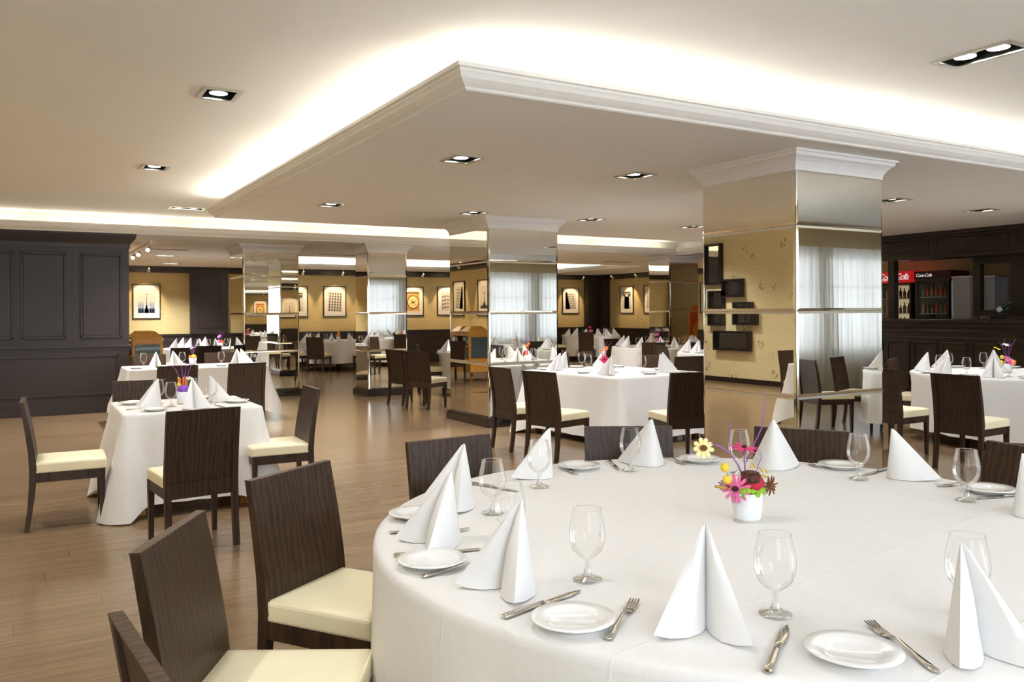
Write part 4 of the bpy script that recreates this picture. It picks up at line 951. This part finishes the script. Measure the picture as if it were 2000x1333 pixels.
picture(XR, 17.8, 1.42, 2.31, .70, 'right', 'framed print of a tower on the right far wall, nearest the bar', 'tower')
for i, yy in enumerate((18.35, 19.75, 21.15)):
    picture(XB + .001, yy, 1.40, 2.28, .68, 'right', 'framed print on the left back wall, mirrored in the second pillar, %s' % ('nearest the camera', 'middle one of three', 'farthest from the camera')[i], ('tower', 'tilted', 'arches')[i]).rotation_euler.z = R(90)
# picture spotlights
def pspot(x, y, tx, ty, label, e=38):
    t = empty('picture_spotlight', (x, y, HC), 0, label, 'spotlight', 'small ceiling spotlights'); d = Vector((tx - x, ty - y, 1.95 - 2.56)).normalized()
    MB().lathe([(.02, -.012), (.02, 0)], 12).build('mount', M['nickel'], t); MB().tube([(0, 0, -.01), (0, 0, -.11)], .006, 6).build('stem', M['nickel'], t)
    c = Vector((0, 0, -.13)); mb = MB(); mb.tube([c - d * .05, c + d * .01, c + d * .06], [.018, .026, .036], 12, caps=False); mb.build('shade', M['plaster'], t)
    mb = MB(); ball(mb, tuple(c + d * .048), .022, n=10); mb.build('bulb', M['lamp_warm'], t)
    spot((x + d.x * .1, y + d.y * .1, HC - .13 + d.z * .1), e, 62, .5, (1, .72, .42), (tx, ty, 1.75), .02); return t
nmz = ['small ceiling spotlight lighting the spires print', 'small ceiling spotlight above the leftmost mirrored pillar print', 'small ceiling spotlight lighting the facade windows print', 'small ceiling spotlight lighting the tower print', 'small ceiling spotlight lighting the amber clock print', 'small ceiling spotlight lighting the stone arches print', 'small ceiling spotlight lighting the leaning facade print']
for x, ds in zip((2.68, 6.55, 7.67, 8.8, 10.1, 11.24, 15.83), nmz): pspot(x, YF - .75, x, YF, ds)
for y, ds in zip((21.4, 20.2, 19.0), ('small ceiling spotlight lighting the column head print', 'small ceiling spotlight lighting the scrollwork print', 'small ceiling spotlight lighting the tall columns print')): pspot(XR - .75, y, XR, y, ds)
for y, ds in zip((18.35, 19.75, 21.15), ('added ceiling spotlight brightening the left back wall, nearest the camera', 'added ceiling spotlight brightening the left back wall, middle one', 'added ceiling spotlight brightening the left back wall, farthest')): pspot(XB + .75, y, XB, y, ds)  # these three spotlights are added to brighten the left back wall
# track with four heads over the left passage
t = empty('track_light', (1.85, 17.0, HC), 0, 'ceiling track with four bright halogen heads at the end of the panelled wall', 'track light')
MB().box(-.015, .015, -1.9, 2.3, -.03, 0).build('rail', M['plaster'], t)
for dy in (-1.55, -.2, .7, 2.1):
    d = Vector((-.3, -.75, -.5)).normalized(); c = Vector((0, dy, -.10)); hd = MB(); hd.tube([c - d * .05, c + d * .07], [.024, .034], 12, caps=False); hd.tube([(0, dy, -.03), tuple(c)], .006, 6); h_ = hd.build('lamp_head', M['plaster'], t)
    mb = MB(); ball(mb, tuple(c + d * .05), .028, n=12); mb.build('bulb', M['lamp_warm'], h_)
    spot((1.85 + d.x * .12, 17.0 + dy + d.y * .12, HC - .10 + d.z * .12), 35, 60, .6, (1, .7, .4), (1.85 + d.x * 3, 17 + dy + d.y * 3, HC + d.z * 3), .02)

# ------------------------------------------------------------------ shadow-box mirrors on the left wall
boxes = [((12.27, 12.77), (2.02, 2.85), 'tall black shadow-box mirror, top left of the reflected group'), ((11.70, 12.24), (1.76, 2.12), 'square black shadow-box mirror right of the tall one, reflected'), ((12.21, 12.63), (1.53, 1.90), 'slanted black shadow-box mirror below the tall one, reflected'), ((11.46, 11.94), (1.54, 1.66), 'smallest wide black shadow-box mirror, reflected'),
         ((12.28, 12.70), (1.13, 1.45), 'black shadow-box mirror under the mirror seam, left, reflected'), ((11.40, 12.01), (1.15, 1.44), 'wide black shadow-box mirror under the mirror seam, right, reflected'), ((11.57, 12.55), (.64, 1.03), 'lowest and widest black shadow-box mirror, reflected'), ((12.78, 13.0), (1.45, 1.95), 'narrow black shadow-box mirror at the far left of the reflected group')]
for (y0, y1), (z0, z1), lab in boxes:
    t = empty('shadow_box_mirror', (XL, (y0 + y1) / 2, z0), 0, lab, 'mirror', 'black shadow-box mirrors'); w_, h_ = y1 - y0, z1 - z0; f = min(.09, h_ * .28)
    mb = MB(); dp = .10
    mb.box(0, dp, -w_ / 2, w_ / 2, 0, .03); mb.box(0, dp, -w_ / 2, w_ / 2, h_ - .03, h_); mb.box(0, dp, -w_ / 2, -w_ / 2 + .03, .03, h_ - .03); mb.box(0, dp, w_ / 2 - .03, w_ / 2, .03, h_ - .03)
    mb.box(0, .02, -w_ / 2 + .03, w_ / 2 - .03, .03, h_ - .03); mb.build('box_frame', M['frame_dk'], t)
    MB().box(.02, .028, -w_ / 2 + f * 1.3, w_ / 2 - f * 1.3, f * .5, h_ - f * .5).build('mirror_glass', M['mirror'], t)

# ------------------------------------------------------------------ dessert trolleys
def trolley(x, y, rz, label):
    t = empty('dessert_trolley', (x, y, 0), rz, label, 'trolley', 'orange wood dessert trolleys')
    mb = MB(); mb.box(-.26, .26, -.45, .45, .20, .46, b=.01); mb.box(-.24, .24, -.43, .43, .46, .50); mb.box(-.26, .26, -.45, .45, .74, .78, b=.006)
    mb.box(-.24, .24, -.10, .10, .50, .78); mb.box(-.24, .24, -.43, -.39, .50, .74); mb.box(-.24, .24, .39, .43, .50, .74); mb.box(-.25, .25, -.44, .44, .98, 1.0)
    for yy in (-.43, .39): mb.box(-.25, .25, yy, yy + .04, .78, .98)
    mb.build('cabinet', M['orange_wood'], t)
    for sy in (-1, 1):
        c = sy * .21; mb = MB(); pts = [(c - .19, 1.0), (c + .19, 1.0), (c + .19, 1.08), (c + .10, 1.18), (c - .10, 1.18), (c - .19, 1.08)]
        mb.loft([[(-.25, c - .19, 1.0), (.25, c - .19, 1.0), (.25, c + .19, 1.0), (-.25, c + .19, 1.0)], [(-.25, c - .19, 1.08), (.25, c - .19, 1.08), (.25, c + .19, 1.08), (-.25, c + .19, 1.08)], [(-.13, c - .10, 1.19), (.13, c - .10, 1.19), (.13, c + .10, 1.19), (-.13, c + .10, 1.19)]], 0, False); h = mb.build('arched_lid', M['orange_wood'], t)
        MB().tube([(.27, c - .12, 1.04), (.27, c + .12, 1.04)], .010, 8).build('rail_handle', M['brass'], h)
        MB().tube([(-.27, c - .12, 1.04), (-.27, c + .12, 1.04)], .010, 8).build('rail_handle', M['brass'], h)
    for sx in (-1, 1):
        for yy in (-.26, .24):
            for z0, z1 in ((.50, .73), (.79, .97)):
                d = MB().box(sx * .235 - .004, sx * .235 + .004, yy - .13, yy + .13, z0 + .01, z1 - .01).build('glass_door', M['caseglass'], t)
                MB().box(sx * .245 - .003, sx * .245 + .003, yy - .005, yy + .005, z0 + .01, z1 - .01).build('door_bar', M['nickel'], d)
        MB().box(sx * .266 - .002, sx * .266 + .002, -.2, .2, .34, .40).build('name_plate', M['caseshelf'], t)
    for sy in (-1, 1): MB().box(-.2, .2, sy * .452 - .003, sy * .452 + .003, .52, .96).build('end_glass', M['caseglass'], t)
    for sx in (-1, 1):
        for sy in (-1, 1):
            mb = MB(); mb.lathe([(.02, -.016), (.06, -.014), (.065, 0), (.06, .014), (.02, .016)], 20); mb.xf(Matrix.Rotation(R(90), 4, 'Y')); wv = mb.build('wheel', M['brass'], t, (sx * .2, sy * .38, .066))
            MB().box(-.022, .022, -.012, .012, .0, .135).build('wheel_fork', M['brass'], wv)
    return t
trolley(1.86, 16.15, 0, 'orange wood dessert trolley with glass doors, at the end of the panelled wall')
t = empty('dessert_trolley', (14.35, 12.9, 0), 0, 'orange arched board with amber disc, seen in the farthest pillar', 'trolley')
mb = MB(); pts = [(-.28, .9)] + [(.28 * math.cos(a), 1.35 + .28 * math.sin(a)) for a in [PI - k * PI / 12 for k in range(13)]] + [(.28, .9)]
mb.loft([[(a, -.02, b_) for a, b_ in pts], [(a, .02, b_) for a, b_ in pts]], 0, False); mb.build('arched_board', M['orange'], t)
MB().box(-.3, .3, -.25, .25, .0, .9, b=.01).build('cabinet', M['orange_wood'], t)
mb = MB(); mb.lathe([(.22, -.012), (.22, .012)], 28); mb.xf(Matrix.Rotation(R(90), 4, 'X')); mb.build('amber_disc', M['yellow_disc'], t, (0, .035, 1.0))

# ------------------------------------------------------------------ bar
BX = 12.5; by0, by1 = 3.0, 10.6
t = empty('bar_counter', (12.2, by0, 0), 0, 'long dark panelled bar counter at right', 'bar'); Lb = by1 - by0
MB().box(.03, .75, 0, Lb, 0, 1.28).build('body', M['bar'], t)
MB().box(-.06, .80, -.02, Lb + .02, 1.28, 1.335, b=.012).build('countertop', M['bar'], t)
mb = MB(); 
for z0, z1, o_ in ((1.22, 1.28, -.03), (1.13, 1.17, .01), (1.03, 1.06, .01), (0, .14, .0)): mb.box(o_, .04, 0, Lb, z0, z1, b=.008)
mb.build('mouldings', M['bar'], t)
k = 0; y = .1
while y < Lb - .5:
    mb = MB(); frame_panel(mb, y, y + .40, .22, .98, .03, 'y', t=.025, d=.018); mb.build('front_panel', M['bar'], t); y += .47
# header above the bar
t = empty('bar_canopy', (BX, by0, 2.3), 0, 'dark panelled header hanging over the bar', 'canopy')
MB().box(0, .5, 0, Lb, .02, .42).build('header', M['bar'], t)
mb = MB(); mb.box(-.07, .5, 0, Lb, .36, .42, b=.01); mb.box(-.04, .5, 0, Lb, .32, .36, b=.008); mb.box(-.04, .5, 0, Lb, 0, .06, b=.01); mb.box(-.02, .5, 0, Lb, .06, .085)
mb.build('crown', M['bar'], t)
for a, b_ in ((.1, 2.2), (2.35, 3.72), (3.86, 4.98), (5.10, 6.3), (6.4, 7.5)):
    mb = MB(); frame_panel(mb, a, b_, .10, .31, 0, 'y', t=.02, d=.015); mb.build('header_panel', M['bar'], t)
for i, (yy, wd) in enumerate(((8.73, .11), (10.4, .12))):
    o = MB().box(BX, BX + .12, yy, yy + wd, 1.335, 2.31).build('bar_post', M['bar']); tag(o, ('dark post on the bar counter left of the red-topped fridge', 'dark post at the hidden end of the bar')[i], 'post', 'posts of the bar')
# mirror-framed opening
t = empty('bar_window_frame', (13.05, 7.0, 0), 0, 'dark frame with mirror-like opening over the bar beside the steel fridge', 'frame')
mb = MB(); mb.box(0, .1, .60, .72, 1.38, 2.36); mb.box(0, .1, -.16, .14, 1.38, 2.36); mb.box(0, .1, .14, .60, 2.20, 2.36); mb.box(0, .1, .14, .60, 1.38, 1.47); mb.build('frame', M['bar'], t)
o = MB().box(13.0, 14.4, 4.2, 6.75, 0, 2.6).build('service_wall', M['mirror_bevel']); 
bpy.data.objects.remove(o)
struct(MB().box(13.3, 13.4, 3.0, 6.7, 0, HC).build('wall_service', mat('pale_green_wall', (.42, .50, .38), .7)))
struct(MB().box(15.0, 15.1, 3.0, 12.2, 0, HC).build('wall_bar_back', wallpaper('bar_wallpaper', (.50, .38, .18), (.58, .46, .24), (2, 2, 30), True)))
o = MB().box(13.27, 13.3, 6.2, 6.6, 1.62, 1.9).build('wall_box', M['fridge_blk']); tag(o, 'small dark box on the pale green wall at the right edge', 'box')
def text(s, size, parent, loc, rot, shear=.3, name='lettering', ext=.002):
    c = bpy.data.curves.new(name, 'FONT'); c.body = s; c.size = size; c.shear = shear; c.extrude = ext; c.align_x = 'CENTER'; c.align_y = 'CENTER'; c.space_character = .85
    o = bpy.data.objects.new(name, c); COL.objects.link(o); o.parent = parent; o.location = loc; o.rotation_euler = rot; c.materials.append(M['white_letter'])
    dg = bpy.context.evaluated_depsgraph_get(); dg.update(); me = bpy.data.meshes.new_from_object(o.evaluated_get(dg)); bpy.data.objects.remove(o)
    o = bpy.data.objects.new(name, me); COL.objects.link(o); o.parent = parent; o.location = loc; o.rotation_euler = rot; return o
def fridge(x, y, w, h, label, header=None, dark=True, shelves=True, seed=0, hz=.25, d=.55):
    t = empty('drinks_fridge', (x, y, 0), 0, label, 'fridge', 'fridges behind the bar'); hh = hz if header else 0; body = M['fridge_blk'] if dark else M['red_dark']
    mb = MB(); mb.box(0, d, -w / 2, w / 2, 0, .3); mb.box(.03, d, -w / 2, -w / 2 + .03, .3, h - hh); mb.box(.03, d, w / 2 - .03, w / 2, .3, h - hh); mb.box(d - .03, d, -w / 2, w / 2, .3, h - hh); mb.box(0, d, -w / 2, w / 2, h - hh - .04, h - hh); mb.build('cabinet', body, t)
    MB().box(d - .05, d - .032, -w / 2 + .03, w / 2 - .03, .3, h - hh - .04).build('lit_back', M['fridge_in'] if not dark else M['caseglass'], t)
    fr = MB(); f = .035
    for a in ((-w / 2, -w / 2 + f), (w / 2 - f, w / 2)): fr.box(-.02, .03, a[0], a[1], .3, h - hh - .04)
    dr = fr.build('door', body, t); MB().box(0, .006, -w / 2 + f, w / 2 - f, .3, h - hh - .04).build('door_glass', M['glass'], dr)
    rnd = random.Random(seed)
    for zz in (.8, 1.15, 1.42, 1.70):
        if zz > h - hh - .2: continue
        s_ = MB().box(.06, d - .06, -w / 2 + .03, w / 2 - .03, zz - .012, zz).build('shelf', M['caseshelf'] if dark else M['label_w'], t)
        n = int(w / .085)
        for k in range(n):
            if zz < 1.1: continue
            yy = -w / 2 + .075 + k * .082; hb = rnd.uniform(.15, .21); mb = MB(); mb.lathe([(.027, 0), (.028, .01), (.028, hb * .6), (.011, hb * .78), (.011, hb)], 10)
            b_ = mb.build('bottle', M[('bottle_grn', 'bottle_amb', 'bottle_red')[rnd.randrange(3)]], None, (x + .14, y + yy, zz)); tag(b_, 'small bottle on a fridge shelf behind the bar', 'bottle', 'bottles in the fridges')
    if header:
        MB().box(-.03, d, -w / 2, w / 2, h - hh, h, b=.008).build('header_sign', M[header], t)
    return t
# far fridge with red lit sign and script lettering
t = fridge(14.25, 9.97, .76, 2.21, 'drinks fridge with bright red lit sign, left behind the bar', 'red_sign', False, seed=1, hz=.22)
text('Coca-Cola', .17, t, (-.034, -.02, 2.10), (R(90), 0, R(-90)))
MB().tube([(-.034, .33, 2.03), (-.034, .0, 2.045), (-.034, -.33, 2.15)], .004, 5).build('ribbon_stripe', M['white_letter'], t)
t = fridge(14.30, 9.20, .70, 2.19, 'tall dark fridge with dim red side sign behind the glass-door fridge', 'red_dark', True, False, seed=2, hz=.14)
text('Coca-Cola', .085, t, (-.034, .16, 2.115), (R(90), 0, R(-90)))
fridge(13.40, 8.63, .60, 2.01, 'black glass-door fridge full of bottles behind the bar', None, True, seed=3)
def steel_fridge(x, y, w, label):
    t = empty('steel_fridge', (x, y, 0), 0, label, 'fridge', 'fridges behind the bar'); MB().box(0, .4, -w / 2, w / 2, 0, 2.01, b=.008).build('cabinet', M['fridge_grey'], t)
    MB().box(-.01, .41, -w / 2 - .005, w / 2 + .005, 2.01, 2.035, b=.004).build('top', M['nickel'], t); MB().box(-.015, 0, w / 2 - .03, w / 2, 1.3, 1.96).build('door_handle', M['label_w'], t)
steel_fridge(13.35, 8.10, .31, 'grey steel undercounter fridge right of the black fridge')
steel_fridge(13.6, 7.80, .24, 'second grey steel fridge seen through the dark frame')
# wine bottle leaning in a rest
t = empty('wine_bottle', (12.75, 7.15, 1.44), 0, 'dark wine bottle with pale label tilted on the bar', 'bottle')
ax = Vector((0, -.72, .45)).normalized(); c0 = Vector((0, .05, 0))
mb = MB(); mb.tube([c0, c0 + ax * .02, c0 + ax * .17, c0 + ax * .21, c0 + ax * .23, c0 + ax * .31], [.034, .038, .038, .025, .014, .014], 16); mb.build('bottle_body', M['bottle_grn'], t)
mb = MB(); mb.tube([c0 + ax * .05, c0 + ax * .13], .0388, 16, caps=False); mb.build('bottle_label', M['label_w'], t)
MB().box(-.05, .05, -.10, .10, -.105, -.02, b=.008).build('bottle_rest', M['fridge_blk'], t)

# ------------------------------------------------------------------ render look
sc.view_settings.view_transform = 'Standard'; sc.view_settings.look = 'None'; sc.view_settings.gamma = 1; sc.view_settings.use_curve_mapping = False
sc.view_settings.exposure = 0.86
sc.cycles.use_denoising = True
sc.cycles.max_bounces = 10; sc.cycles.diffuse_bounces = 6; sc.cycles.glossy_bounces = 6; sc.cycles.transparent_max_bounces = 16; sc.cycles.transmission_bounces = 4
sc.cycles.caustics_reflective = False; sc.cycles.caustics_refractive = False; sc.cycles.sample_clamp_indirect = 6
